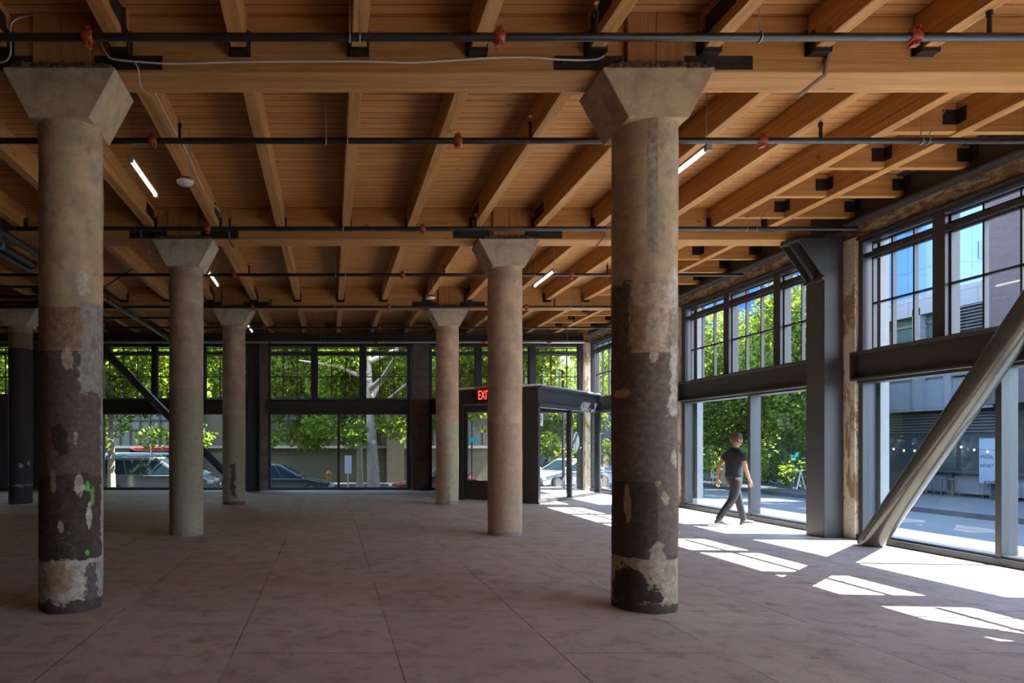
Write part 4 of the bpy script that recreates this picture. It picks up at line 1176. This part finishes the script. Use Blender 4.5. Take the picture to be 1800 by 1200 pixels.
def tree(x, y, lab, r, h, crown, nl, lsz, mat, seed, group, z0=SZ, lean=0.0, fork=2.6):
    rnd = random.Random(seed)
    t = thing('street_tree', lab, 'tree', (x, y, z0), 0, group)
    m = MB()
    trunk = [(0, 0, -0.02), (0.02, 0, 0.3), (lean * 0.4, 0, fork * 0.6), (lean, 0.05, fork), (lean * 1.4, 0.1, h * 0.75), (lean * 1.6, 0.1, h)]
    m.tube(smooth_path(trunk, 5), [r * (1.25 - 0.25 * min(1, i / 4)) * (1 - 0.85 * max(0, i - 4) / 21) for i in range(26)], 14)
    top = Vector((lean, 0.05, fork))
    for k in range(7):
        a = k * 2.4 + rnd.uniform(-.4, .4)
        s0 = top + Vector((0, 0, rnd.uniform(-0.2, h * 0.35)))
        L = rnd.uniform(0.5, 0.85) * crown[3]
        p1 = s0 + Vector((math.cos(a) * L * .45, math.sin(a) * L * .45, rnd.uniform(.35, .9)))
        p2 = s0 + Vector((math.cos(a) * L, math.sin(a) * L, rnd.uniform(.5, 2.2)))
        pts = smooth_path([s0, p1, p2], 5)
        m.tube(pts, [r * 0.42 * (1 - 0.8 * i / 10) for i in range(11)], 8)
    m.build('trunk', M['bark'], t)
    cx, cy, cz, rx, ry, rz = crown
    ells = [(cx, cy, cz, rx * .8, ry * .8, rz * .85)]
    for k in range(16):
        a = rnd.uniform(0, 6.28); e = rnd.uniform(-.75, .9)
        ells.append((cx + rx * .75 * math.cos(a) * math.cos(e), cy + ry * .75 * math.sin(a) * math.cos(e), cz + rz * .8 * math.sin(e), rx * .36, ry * .36, rz * .28))
    for k in range(6):
        a = rnd.uniform(0, 6.28); ells.append((cx + rx * .8 * math.cos(a), cy + ry * .8 * math.sin(a), cz - rz * rnd.uniform(.85, 1.08), rx * .26, ry * .26, rz * .17))
    leaves('foliage', ells, nl, lsz, mat, t, seed)
    return t
GB = 'street trees behind the back windows'
tree(1.62, 25.0, 'plane tree with thick pale trunk behind the central back window', 0.27, 6.5, (0.2, 1.9, 6.1, 3.4, 2.2, 3.5), 8000, 0.24, M['leafA'], 1, GB, lean=-0.1, fork=3.3)
tree(1.36, 30.6, 'thinner tree standing just left of and behind the thick pale trunk', 0.17, 6, (0, 0, 6.4, 3.2, 2.6, 3.5), 6500, 0.24, M['leafB'], 2, GB, fork=3.2)
tree(6.2, 31.0, 'tree behind the red coupe, right of the brown pier', 0.18, 6, (0, 0, 6.2, 3.2, 2.4, 3.2), 6000, 0.24, M['leafB'], 12, GB, fork=3.4)
tree(-3.4, 30.4, 'tree behind the dark sedan, left of the central back window', 0.2, 6, (0, -1.5, 5.7, 3.4, 2.6, 3.5), 8500, 0.24, M['leafA'], 3, GB, fork=3.4)
tree(-8.35, 24.9, 'tree at the left edge of the braced back window before the silver car', 0.16, 6, (0.6, 0.5, 5.8, 3.4, 2.4, 3.4), 8000, 0.24, M['leafA'], 4, GB, fork=3.4)
tree(-13.6, 25.2, 'tree behind the far left back window beside the charcoal column', 0.2, 6, (0, 0, 5.2, 3.2, 2.4, 3.4), 6500, 0.24, M['leafA'], 5, GB, fork=3.0)
tree(6.7, 25.1, 'tree above the corner entry, behind the right back window', 0.2, 6, (0, 0.3, 6.2, 3.2, 2.2, 3.1), 7500, 0.24, M['leafA'], 6, GB, fork=3.6)
tree(13.4, 38.5, 'large shady tree across the crossing, seen through the entry glass', 0.25, 7, (0, 0, 5.2, 4.0, 3.4, 3.6), 7500, 0.28, M['leafA'], 7, 'trees across the street', fork=3.0)
tree(15.2, 45.0, 'distant tree beyond the white car, seen through the entry glass', 0.25, 7, (0, 0, 5.0, 4.4, 3.6, 3.6), 7000, 0.30, M['leafB'], 8, 'trees across the street', fork=3.0)
GR = 'trees across the right hand street'
tree(20.2, 33.6, 'tree across the street behind the walking person, left in the middle right window', 0.2, 7, (0, 0, 5.2, 2.8, 3.2, 4.6), 11000, 0.23, M['leafC'], 9, GR, fork=3.0)
tree(21.3, 28.2, 'tree across the street at the right of the middle right window by the steel column', 0.22, 7, (-0.8, 0.2, 5.4, 2.6, 2.8, 4.7), 11000, 0.23, M['leafC'], 10, GR, fork=3.2)
tree(21.5, 39.5, 'farthest tree along the right hand street, at the window corner', 0.22, 7, (0, 0, 5.0, 3.2, 3.4, 4.4), 8000, 0.27, M['leafB'], 11, GR, fork=3.0)

# ------------------------------------------------------------------ outdoors: buildings
M['beige_wall'] = brick_mat('warm_concrete_blocks', (0.135, 0.108, 0.062), (0.115, 0.092, 0.053), (0.08, 0.066, 0.04), 1.4, 0.7, (0, 2), 0.012)
M['dkglass'] = plain('dark_reflective_glass', (0.045, 0.04, 0.028), 0.35, 0.0, 0.3, 0.6)
M['paleglass'] = plain('milky_window_glass', (0.14, 0.13, 0.09), 0.35, 0.0, 0.3, 0.6)
M['ledge'] = plain('pale_ledge', (0.24, 0.22, 0.18), 0.8)
b = thing('old_building', 'beige block building with gridded windows across the street behind the back windows', 'building', (0, 0, 0))
BY = 34.5
w = MB()
w.box(-45, 8.8, BY, BY + 8, SZ, 1.35); w.box(-45, 8.8, BY, BY + 8, 5.3, 11)
wx = [(-16.5, -13.2), (-12.2, -8.0), (-3.3, -0.8), (0.4, 2.7), (4.3, 6.6), (7.0, 8.6)]
x0 = -45
for (a, c) in wx:
    w.box(x0, a, BY, BY + 8, 1.35, 5.3); x0 = c
w.box(x0, 8.8, BY, BY + 8, 1.35, 5.3)
w.build('wall', M['beige_wall'], b)
MB().box(-45, 8.9, BY - 0.18, BY + 0.02, 1.30, 1.44).build('ledge', M['ledge'], b)
pm = MB()
for a in (-18, -7.2, -5.0, 3.4): pm.box(a - 0.45, a + 0.45, BY - 0.35, BY + 0.05, SZ, 9)
pm.build('pilasters', M['beige_wall'], b)
for i, (a, c) in enumerate(wx):
    f = MB(); f.box(a, c, BY + 0.1, BY + 0.2, 3.25, 3.37)
    n = max(3, round((c - a) / 0.55))
    for k in range(n + 1):
        x = a + (c - a) * k / n; f.box(x - 0.03, x + 0.03, BY + 0.1, BY + 0.18, 1.4, 5.3)
    for z in (1.42, 2.3, 2.8, 3.8, 4.3, 4.8, 5.27): f.box(a, c, BY + 0.11, BY + 0.17, z - 0.025, z + 0.025)
    fo = f.build('window_frame', M['steel'], b)
    MB().box(a, c, BY + 0.2, BY + 0.24, 1.35, 5.3).build('window_glass', M['paleglass'] if i in (1, 2, 4) else M['dkglass'], fo)
lob = MB(); lob.box(-10.6, -9.2, BY + 0.0, BY + 0.08, SZ, 1.2); lob.box(-9.0, -8.1, BY + 0.0, BY + 0.08, SZ, 1.2); lob.build('metal_door', M['ledge'], b)

# right hand side: dark shopfront building, grey panel building, brown brick building, towers
M['shop_dark'] = plain('dark_shopfront', (0.030, 0.036, 0.045), 0.35, 0, 0.25, 0.8)
M['shopglass'] = plain('shop_glass', (0.028, 0.045, 0.052), 0.06, 0, 0.4, 0.5)
M['panel'] = brick_mat('pale_grey_panels', (0.155, 0.17, 0.21), (0.14, 0.153, 0.19), (0.08, 0.085, 0.10), 1.5, 1.5, (1, 2), 0.02, 0.6)
M['brownbrick'] = brick_mat('brown_purple_brick', (0.048, 0.037, 0.046), (0.039, 0.031, 0.039), (0.065, 0.055, 0.06), 0.25, 0.08, (1, 2), 0.012)
M['louvre'] = plain('grey_louvre', (0.07, 0.078, 0.095), 0.5)
M['teal_glass'] = plain('teal_window_glass', (0.05, 0.09, 0.10), 0.08, 0, 0.3, 0.4)
FX = 24.5
b = thing('panel_building', 'pale grey panel building with louvres over a dark shopfront across the right hand street', 'building', (0, 0, 0))
w = MB(); w.box(FX, FX + 10, 24.3, 29.4, 6.9, 7.7); w.box(FX + .15, FX + 10, 24.3, 29.4, 2.9, 3.2)
for (a, c) in ((28.95, 29.4), (27.2, 27.55), (25.85, 26.15)): w.box(FX, FX + 1, a, c, 2.9, 7.2)
w.box(FX + .1, FX + 1, 24.3, 29.4, 2.9, 4.15); w.box(FX + 0.6, FX + 10, 24.3, 29.4, 2.9, 7.2)
w.build('wall', M['panel'], b)
for (a, c) in ((27.55, 28.95), (26.15, 27.2)):
    f = MB(); f.box(FX + 0.30, FX + 0.38, a, c, 4.15, 6.9); fo = f.build('window', M['teal_glass'], b)
    q = MB(); q.box(FX + .24, FX + .30, a, c, 4.15, 4.22); q.box(FX + .24, FX + .30, a, c, 6.5, 6.6); q.box(FX + .24, FX + .30, a, a + .06, 4.15, 6.9); q.box(FX + .24, FX + .30, c - .06, c, 4.15, 6.9)
    q.build('window_frame', M['louvre'], fo)
q = MB()
for k in range(22):
    z = 4.2 + k * 0.125; q.prism([(FX - 0.05, z), (FX + 0.12, z + 0.09), (FX + 0.12, z + 0.105), (FX - 0.05, z + 0.015)], lambda a, c: (a, 24.35, c), lambda a, c: (a, 25.8, c))
q.build('louvre', M['louvre'], b)
q = MB(); q.box(FX + 0.5, FX + 10, 24.3, 29.4, SZ, 2.9)
q.build('shopfront', M['shop_dark'], b)
q = MB()
for k in range(7):
    z = 2.0 + k * 0.12; q.box(FX + 0.44, FX + 0.5, 24.4, 29.3, z, z + 0.05)
q.build('shop_louvre', M['louvre'], b)
q = MB()
for (a, c) in ((24.5, 25.9), (26.1, 27.6), (27.8, 29.2)): q.box(FX + 0.46, FX + 0.52, a, c, 0.35, 1.9)
q.build('shop_window', M['shopglass'], b)
b = thing('brick_building', 'brown purple brick building with balconies behind the nearest right hand window', 'building', (0, 0, 0))
w = MB(); w.box(24.2, 40, 5, 24.25, 3.0, 5.0); w.box(24.2, 40, 22.9, 24.25, 5.0, 11.4); w.box(24.2, 40, 5, 22.9, 7.6, 8.8); w.box(26.0, 40, 5, 22.9, 5.0, 11.4); w.box(24.2, 40, 5, 22.9, 10.8, 11.4)
w.build('wall', M['brownbrick'], b)
MB().box(25.1, 40, 5, 24.25, SZ, 3.0).build('shopfront', M['shop_dark'], b)
for (z0, z1) in ((5.0, 7.6), (8.8, 10.8)):
    for k in range(5):
        y1 = 22.6 - k * 3.4
        f = MB(); f.box(25.85, 25.99, y1 - 2.6, y1, z0, z1 - 0.15); fo = f.build('balcony_window', M['teal_glass'], b)
        q = MB()
        for yy in (y1 - 2.6, y1 - 1.3, y1): q.box(25.78, 25.86, yy - 0.05, yy + 0.05, z0, z1)
        q.build('window_frame', M['steel'], fo)
    q = MB(); q.box(24.25, 24.30, 5, 22.9, z0 + 1.0, z0 + 1.06)
    for k in range(90): q.box(24.26, 24.285, 5 + k * 0.2, 5.02 + k * 0.2, z0, z0 + 1.0)
    q.build('balcony_railing', M['steel'], b)
b = thing('dark_building', 'dark shopfront building under the trees across the right hand street', 'building', (0, 0, 0))
MB().box(26.0, 38, 29.6, 75, SZ, 6.0).build('wall', M['shop_dark'], b)
for k in range(9):
    y = 30.5 + k * 3.4
    f = MB().box(25.95, 26.02, y, y + 2.7, 0.0, 2.6); fo = f.build('shop_window', M['shopglass'], b)
    q = MB(); q.box(25.88, 25.96, y - 0.06, y + 0.06, 0, 2.7); q.box(25.88, 25.96, y + 1.3, y + 1.4, 0, 2.7); q.box(25.88, 25.96, y, y + 2.7, 2.55, 2.65); q.build('window_frame', M['louvre'], fo)
b = thing('far_building', 'grey building at the end of the street beyond the entry glass', 'building', (0, 0, 0))
MB().box(-10, 47, 78, 88, SZ, 14).build('wall', M['brownbrick'], b)
for k in range(14):
    for z in (0.2, 4.0, 8.0):
        MB().box(-8 + k * 4, -5.6 + k * 4, 77.9, 78.02, z, z + 2.4).build('window', M['teal_glass'], b)
gg = G('blue_tower_glass')
xs = gg.sep(gg.oc()); cb = gg.n('CombineXYZ'); gg.put(cb.inputs[0], gg.math('ADD', xs[0], xs[1])); gg.put(cb.inputs[1], xs[2])
bt = gg.n('TexBrick'); gg.put(bt.inputs['Vector'], cb.outputs[0]); bt.offset = 0.0; bt.inputs['Scale'].default_value = 1
bt.inputs['Brick Width'].default_value = 2.2; bt.inputs['Row Height'].default_value = 4.2; bt.inputs['Mortar Size'].default_value = 0.07
gg.put(bt.inputs['Color1'], (0.05, 0.14, 0.44)); gg.put(bt.inputs['Color2'], (0.065, 0.175, 0.50)); gg.put(bt.inputs['Mortar'], (0.06, 0.10, 0.22))
M['tower'] = gg.pbr(bt.outputs[0], 0.18, 0.2)
for (x0, x1, y0, y1, z, lab) in ((66, 92, 70, 100, 52, 'blue glass tower behind the panel building in the nearest right hand window'), (48, 62, 92, 120, 46, 'blue glass tower above the trees in the middle right window')):
    b = thing('glass_tower', lab, 'building', (0, 0, 0), 0, 'blue towers')
    MB().box(x0, x1, y0, y1, GZ, z).build('facade', M['tower'], b)
    q = MB()
    for k in range(4):
        for zz in range(2, int(z / 4.2) - 1, 3):
            xx = x0 + 3.3 + k * 5.5; q.box(xx, xx + 2.0, y0 - 0.06, y0 + 0.02, zz * 4.2 + 0.3, zz * 4.2 + 2.2)
    for k in range(4):
        for zz in range(3, int(z / 4.2) - 1, 3):
            yy = y0 + 3.1 + k * 6.6; q.box(x0 - 0.06, x0 + 0.02, yy, yy + 2.0, zz * 4.2 + 0.3, zz * 4.2 + 2.6)
    q.build('open_vent', M['teal_glass'], b)

# ------------------------------------------------------------------ outdoors: cars
M['tyre'] = plain('tyre_rubber', (0.015, 0.015, 0.016), 0.8)
M['rim'] = plain('alloy_rim', (0.35, 0.35, 0.36), 0.3, 0.8)
M['carglass'] = plain('car_glass', (0.018, 0.035, 0.045), 0.05)
M['lens'] = plain('lamp_lens', (0.65, 0.68, 0.70), 0.1)
M['tail'] = plain('tail_lens', (0.40, 0.02, 0.02), 0.2)
def paint(name, c): return plain(name, c, 0.18, 0.25, 0.05, 2)
def car(lab, x, y, rz, L, W, H, paintm, style, z0=GZ, grp=None):
    t = thing('parked_car', lab, 'car', (x, y, z0), rz, grp)
    hw = W / 2; belt = H * 0.58; g0 = 0.22
    hood = belt - (0.02 if style == 'suv' else 0.06)
    low = [(-L/2 + .02, .38), (-L/2, belt - .18), (-L/2 + .06, belt - (0.02 if style == 'suv' else 0.08)), (-L/2 + (0.25 if style == 'suv' else 0.75), belt), (L/2 - 1.15, belt), (L/2 - 0.9, hood), (L/2 - .25, hood - .12), (L/2 - .04, hood - .26), (L/2, .42), (L/2 - .08, g0), (-L/2 + .1, g0)]
    m = MB()
    secs = [(-hw + .10, .0), (-hw, .03), (-hw, .03), (hw, .03), (hw - .10, .0)]
    # cross section with a shoulder: three extruded layers joined as one loft
    n = len(low); vs = []
    ysec = [(-hw + .10, 1.0), (-hw + .02, .985), (-hw, .96), (hw, .96), (hw - .02, .985), (hw - .10, 1.0)]
    for (yy, k) in ysec:
        for (a, c) in low: vs.append((a * (1.0 if k == 1.0 else 0.992 + 0.008 * k), yy, g0 + (c - g0) * k))
    fs = [tuple(range(n))[::-1], tuple(range((len(ysec) - 1) * n, len(ysec) * n))]
    for i in range(len(ysec) - 1):
        for j in range(n): fs.append((i * n + j, i * n + (j + 1) % n, (i + 1) * n + (j + 1) % n, (i + 1) * n + j))
    m.add(vs, fs)
    if style == 'suv': prof = [(-L/2 + .12, belt), (-L/2 + .42, H - .06), (-L/2 + .8, H), (L/2 - 2.25, H), (L/2 - 1.15, belt)]
    elif style == 'van': prof = [(-L/2 + .05, belt), (-L/2 + .10, H - .05), (-L/2 + .25, H), (L/2 - 1.5, H), (L/2 - .75, belt)]
    else: prof = [(-L/2 + .70, belt), (-L/2 + 1.35, H - .04), (-L/2 + 1.75, H), (L/2 - 2.2, H - .02), (L/2 - 1.15, belt)]
    ins = 0.16
    np_ = len(prof); vs = []
    for sgn in (-1, 1):
        for (a, c) in prof:
            k = (c - belt) / (H - belt); vs.append((a, sgn * (hw - .03 - ins * k), c))
    fs = [tuple(range(np_))[::-1], tuple(range(np_, 2 * np_))]
    for j in range(np_): fs.append((j, (j + 1) % np_, np_ + (j + 1) % np_, np_ + j))
    m.add(vs, fs)
    m.build('car_body', paintm, t, bevel=0.035)
    gl = MB()
    def side(a, c, sgn, off=.008):
        k = (c - belt) / (H - belt); return (a, sgn * (hw - .03 - ins * k + off), c)
    top = H - .10
    xs0 = [p for p in prof]
    xr0 = prof[0][0] + .16; xr1 = prof[2][0] if style != 'suv' else prof[1][0] + .16; xf1 = prof[3][0] - .02; xf0 = prof[4][0] - .18
    cuts = [0.0, .36, .68, 1.0] if style != 'coupe' else [0, .45, 1.0]
    for sgn in (-1, 1):
        for c0, c1_ in zip(cuts[:-1], cuts[1:]):
            lo0 = xr0 + (xf0 - xr0) * c0 + .025; lo1 = xr0 + (xf0 - xr0) * c1_ - .025
            hi0 = xr1 + (xf1 - xr1) * c0 + .025; hi1 = xr1 + (xf1 - xr1) * c1_ - .025
            q = [side(lo0, belt + .03, sgn), side(lo1, belt + .03, sgn), side(hi1, top, sgn), side(hi0, top, sgn)]
            q2 = [(a, b_ - sgn * .02, c) for a, b_, c in q]
            gl.add(q + q2, [(0, 1, 2, 3), (7, 6, 5, 4), (0, 4, 5, 1), (1, 5, 6, 2), (2, 6, 7, 3), (3, 7, 4, 0)])
    for (pa, pb, off) in ((prof[4], prof[3], .012), (prof[0], prof[1], -.012)):
        q = []
        for (f_, w_) in ((.08, hw - .16), (.90, hw - .26)):
            a = pa[0] + (pb[0] - pa[0]) * f_ + off; c = pa[1] + (pb[1] - pa[1]) * f_ + .010
            q += [(a, -w_, c), (a, w_, c)]
        q2 = [(a - off * 2, b_, c - .02) for a, b_, c in q]
        gl.add(q + q2, [(0, 1, 3, 2), (4, 6, 7, 5), (0, 4, 5, 1), (2, 3, 7, 6), (0, 2, 6, 4), (1, 5, 7, 3)])
    gl.build('car_windows', M['carglass'], t)
    for (sx, sy) in ((-1, -1), (-1, 1), (1, -1), (1, 1)):
        wx_ = sx * (L / 2 - .92); wy_ = sy * (hw - .10); wr = .33
        wm = MB(); wm.tube([(wx_, wy_ - .11, wr), (wx_, wy_ - .09, wr), (wx_, wy_ + .09, wr), (wx_, wy_ + .115, wr)], [wr - .03, wr, wr, wr - .03], 24)
        wo = wm.build('wheel', M['tyre'], t)
        rm = MB(); rm.tube([(wx_, wy_ + sy * .10, wr), (wx_, wy_ + sy * .125, wr)], [.21, .20], 20)
        rm.build('rim', M['rim'], wo)
    for sy in (-1, 1):
        a = MB(); a.box(L/2 - .22, L/2 - .005, sy * (hw - .42), sy * (hw - .03), hood - .33, hood - .19); a.build('headlight', M['lens'], t, bevel=.02)
        a = MB(); a.box(-L/2 - .012, -L/2 + .12, sy * (hw - .3), sy * (hw - .04), belt - .28, belt - .10); a.build('tail_light', M['tail'], t, bevel=.015)
        a = MB(); a.blob((L/2 - 1.35, sy * (hw + .09), belt + .10), (.07, .10, .07), 8); a.build('mirror', paintm, t)
        if style == 'suv':
            a = MB().tube([(-L/2 + .9, sy * (hw - .30), H + .01), (-L/2 + .95, sy * (hw - .30), H + .06), (L/2 - 2.4, sy * (hw - .30), H + .06), (L/2 - 2.35, sy * (hw - .30), H + .0)], .018, 8); a.build('roof_rail', M['galv'], t)
    return t
car('silver grey estate car parked behind the back window with the brace', -7.1, 26.8, 0, 4.85, 1.9, 1.66, paint('silver_paint', (0.24, 0.25, 0.24)), 'suv')
car('dark green sedan parked behind the central back window', -2.1, 27.0, 0, 4.5, 1.8, 1.40, paint('dark_green_paint', (0.11, 0.135, 0.12)), 'sedan')
car('red coupe parked behind the brown pier and central back window', 4.55, 27.2, math.pi, 4.2, 1.8, 1.22, paint('red_paint', (0.33, 0.045, 0.05)), 'coupe')
car('pale green van parked behind the silver estate car', -8.2, 30.9, 0, 4.8, 1.9, 1.62, paint('pale_green_paint', (0.35, 0.47, 0.44)), 'van', z0=SZ)
car('white sedan on the crossing seen through the entry glass', 12.0, 33.0, R(200), 4.6, 1.85, 1.45, paint('white_paint', (0.62, 0.63, 0.64)), 'sedan')
car('dark hatchback beyond the white sedan at left in the entry glass', 13.4, 42.5, 0, 4.4, 1.8, 1.5, paint('dark_car_paint', (0.05, 0.055, 0.07)), 'suv')
t = thing('kayak', 'red and yellow kayak lying on the roof of the pale green van', 'kayak', (-8.2, 30.9, SZ + 1.62 + 0.165))
m = MB(); m.tube([(-1.25, 0, .05), (-1.0, 0, .02), (-.4, 0, 0), (.4, 0, 0), (1.0, 0, .02), (1.25, 0, .05)], [.02, .10, .16, .16, .10, .02], 14); m.build('hull', paint('kayak_red', (0.50, 0.05, 0.03)), t)
MB().tube([(-.35, 0, .14), (.35, 0, .14)], .06, 12).build('cockpit_cover', paint('kayak_yellow', (0.6, 0.42, 0.05)), t)

# ------------------------------------------------------------------ outdoors: street furniture
t = thing('fire_hydrant', 'yellow fire hydrant on the pavement behind the dark green sedan', 'hydrant', (-0.08, 31.4, SZ))
M['hyd'] = plain('yellow_hydrant_paint', (0.62, 0.34, 0.05), 0.45)
MB().lathe([(.17, 0), (.17, .05), (.11, .07), (.11, .55), (.14, .57), (.14, .62), (.12, .66), (.07, .73), (.03, .76), (.03, .80)], 20).build('barrel', M['hyd'], t)
MB().tube([(-.20, 0, .46), (.20, 0, .46)], .05, 12).tube([(0, -.19, .42), (0, 0, .42)], .065, 12).build('outlet', M['hyd'], t)
M['signwhite'] = plain('white_sign_face', (0.62, 0.64, 0.62), 0.5)
def pole_sign(lab, x, y, z0, zt, w, h, mat, polemat, r=0.03, face='y'):
    t = thing('street_sign', lab, 'sign', (x, y, z0))
    MB().tube([(0, 0.03, 0), (0, 0.03, zt - z0)], r, 10).build('pole', polemat, t)
    m = MB()
    if face == 'y': m.box(-w / 2, w / 2, -.012, 0.0, zt - z0 - h, zt - z0)
    else: m.box(-.012, 0, -w / 2, w / 2, zt - z0 - h, zt - z0)
    m.build('sign_panel', mat, t, bevel=.004)
    return t
pole_sign('blank backed white sign on a pole left of the thick tree trunk', 0.66, 24.6, SZ, 1.10, 0.26, 0.68, M['signwhite'], M['galv'])
pole_sign('pale pole with small sign in front of the silver estate car', -8.0, 29.2, SZ, 2.3, 0.2, 0.3, M['signwhite'], M['galv'], 0.04)
pole_sign('thin pole with small dark sign left in the central back window', -2.75, 29.4, SZ, 1.9, 0.22, 0.35, M['galv'], M['galv'])
M['tealsign'] = plain('teal_sign_face', (0.02, 0.30, 0.28), 0.5)
t = pole_sign('teal street name sign on a pole seen through the glass door', 5.45, 25.2, SZ, 1.78, 0.50, 0.17, M['tealsign'], M['steel'])
for k, (a, c) in enumerate(((-.19, -.13), (-.10, -.05), (-.02, .03), (.07, .11))):
    pass
pole_sign('small blue and white parking sign on a pole behind the walking person', 19.2, 32.8, SZ, 0.45, 0.42, 0.62, M['signwhite'], M['galv'], 0.03, 'x')
t = thing('street_lamp', 'street lamp with a white globe behind the right back window', 'lamp', (8.9, 25.0, SZ))
MB().tube([(0, 0, 0), (0, 0, .5), (0, 0, 4.85)], [.09, .06, .05], 12).build('post', M['steel'], t)
MB().blob((0, 0, 5.12), (.27, .27, .29), 12).build('globe', M['whiteplastic'], t)
MB().lathe([(.05, 4.78), (.14, 4.84), (.10, 4.88)], 14).build('globe_collar', M['steel'], t)
for k, (x, y) in enumerate(((8.6, 24.2), (9.1, 24.2), (9.6, 24.2))):
    m = MB().tube(smooth_path([(-.02, 0, 0), (-.02, 0, .6), (.06, 0, .82), (.20, 0, .88), (.34, 0, .82), (.42, 0, .6), (.42, 0, 0)], 5), .022, 10)
    o = m.build('bike_rack', M['galv']); o.location = (x, y, SZ)
    tag(o, '%s hoop bike rack from the left on the pavement outside the entry glass' % FIRST[k], 'bike rack', 'hoop bike racks')

# across the right hand street: counter, stools, banner, lights, chairs, board
SX = 23.9
t = thing('bar_counter', 'dark outdoor bar counter with pale lower panels outside the shopfront', 'counter', (0, 0, SZ))
MB().box(24.25, 24.75, 20.5, 27.4, .92, .99).build('counter_top', M['shop_dark'], t)
for y in (20.6, 22.4, 24.1, 25.8, 27.3): MB().box(24.4, 24.5, y - .09, y + .09, 0, .92).build('leg', M['steel'], t)
MB().box(24.55, 24.6, 20.6, 27.3, .12, .85).build('lower_panel', M['panel'], t)
st = thing('bar_stool', '', 'stool', (0, 0, SZ), 0, 'metal stools at the outdoor counter')
MB().lathe([(.16, .66), (.17, .68), (.16, .70)], 18).build('seat', M['steel'], st)
for k in range(4):
    a = math.pi / 4 + k * math.pi / 2
    MB().tube([(.13 * math.cos(a), .13 * math.sin(a), .67), (.21 * math.cos(a), .21 * math.sin(a), 0)], .014, 8).build('leg', M['steel'], st)
rg = MB(); pts = [(.18 * math.cos(2 * math.pi * i / 20), .18 * math.sin(2 * math.pi * i / 20), .22) for i in range(21)]; rg.tube(pts, .010, 6); rg.build('foot_ring', M['steel'], st)
for k, y in enumerate((26.3, 25.65, 25.2, 23.75, 23.3, 22.3)):
    s_ = st if k == 0 else dup(st)
    s_.location = (23.95, y, SZ); s_['label'] = '%s metal stool from the left along the dark outdoor counter' % FIRST[k]
t = thing('banner', 'pale hanging banner reading PIZZA and WHAT outside the shopfront', 'banner', (24.2, 24.12, 0))
MB().box(0, .01, -.29, .29, .10, 1.75).build('banner_cloth', plain('pale_blue_cloth', (0.16, 0.21, 0.28), 0.8), t)
MB().tube([(.005, -.33, 1.76), (.005, .33, 1.76)], .015, 8).tube([(.005, -.33, SZ), (.005, -.33, 1.76)], .018, 8).build('banner_pole', M['steel'], t)
bx = Matrix(((0, 0, -1, 0), (-1, 0, 0, 0), (0, 1, 0, 0), (0, 0, 0, 1)))
for (tx, z, s_) in (('PIZZA', 1.06, .17), ('WHAT', .74, .17)):
    text_mesh('banner_lettering', tx, s_, M['ink'], t, Matrix.Translation((-.006, 0, z)) @ bx, .001)
t = thing('string_lights', 'string of small warm bulbs hanging along the dark shopfront', 'lights', (0, 0, 0))
M['bulb'] = plain('lit_bulb', (1, .85, .6), .4, emit=(1, .82, .55), emit_s=2.0)
wire = []
for k in range(29):
    y = 29.0 - k * 0.5; ph_ = (k % 7) / 7.0
    z = 1.55 - 0.30 * math.sin(math.pi * ph_)
    wire.append((24.1, y, z + .06)); MB().blob((24.1, y, z), (.032, .032, .042), 6).build('bulb', M['bulb'], t)
MB().tube(wire, .008, 5).build('wire', M['hanger'], t)
q = thing('lit_sign', 'small teal glowing sign on the dark shopfront beside the steel column', 'sign', (25.66, 36.2, 0))
MB().box(0, .08, -.26, .26, .62, 1.10).build('sign_panel', plain('lit_teal', (0.02, 0.5, 0.5), .5, emit=(0.02, 0.5, 0.5), emit_s=0.22), q)
MB().box(.02, .345, -.03, .03, 1.08, 1.2).build('bracket', M['steel'], q)
q = thing('sandwich_board', 'white framed sandwich board standing on the far pavement by the steel column', 'sign', (21.0, 29.6, SZ), R(-20))
m = MB(); m.bar((0, 0, .0), (.16, 0, .80), .02, .50, (0, 1, 0)); 
for yy in (-.27, .27): m.bar((0, yy, 0), (.16, yy, .82), .05, .04)
m.bar((.16, -.29, .82), (.16, .29, .82), .05, .05); m.bar((.01, -.29, .06), (.01, .29, .06), .05, .05)
m.build('frame', M['signwhite'], q)
m = MB(); m.bar((-.014, 0, .09), (.134, 0, .76), .46, .008, (1, 0, 0)); m.build('chalk_panel', M['shop_dark'], q)
m = MB()
for yy in (-.25, .25): m.bar((.34, yy, 0), (.17, yy, .80), .04, .03)
m.build('rear_leg', M['signwhite'], q)
ch = thing('cafe_chair', '', 'chair', (0, 0, SZ), 0, 'cafe chairs under the trees')
MB().box(-.20, .20, -.20, .20, .44, .46).build('seat', M['galv'], ch)
for (sx, sy) in ((-1, -1), (1, -1), (1, 1), (-1, 1)):
    MB().tube([(sx * .18, sy * .18, .45), (sx * .20, sy * .20, 0)], .012, 6).build('leg', M['galv'], ch)
m = MB().tube([(.18, -.18, .45), (.22, -.18, .85), (.22, .18, .85), (.18, .18, .45)], .013, 6)
for yy in (-.08, 0, .08): m.tube([(.19, yy, .46), (.22, yy, .85)], .008, 6)
m.build('backrest', M['galv'], ch)
for k, (x, y, rz) in enumerate(((22.6, 35.0, 0), (22.7, 33.6, 1.2), (22.6, 32.4, 3.1), (22.7, 31.4, .4))):
    c_ = ch if k == 0 else dup(ch)
    c_.location = (x, y, SZ); c_.rotation_euler = (0, 0, rz); c_['label'] = '%s cafe chair from the left on the far pavement under the trees' % FIRST[k]
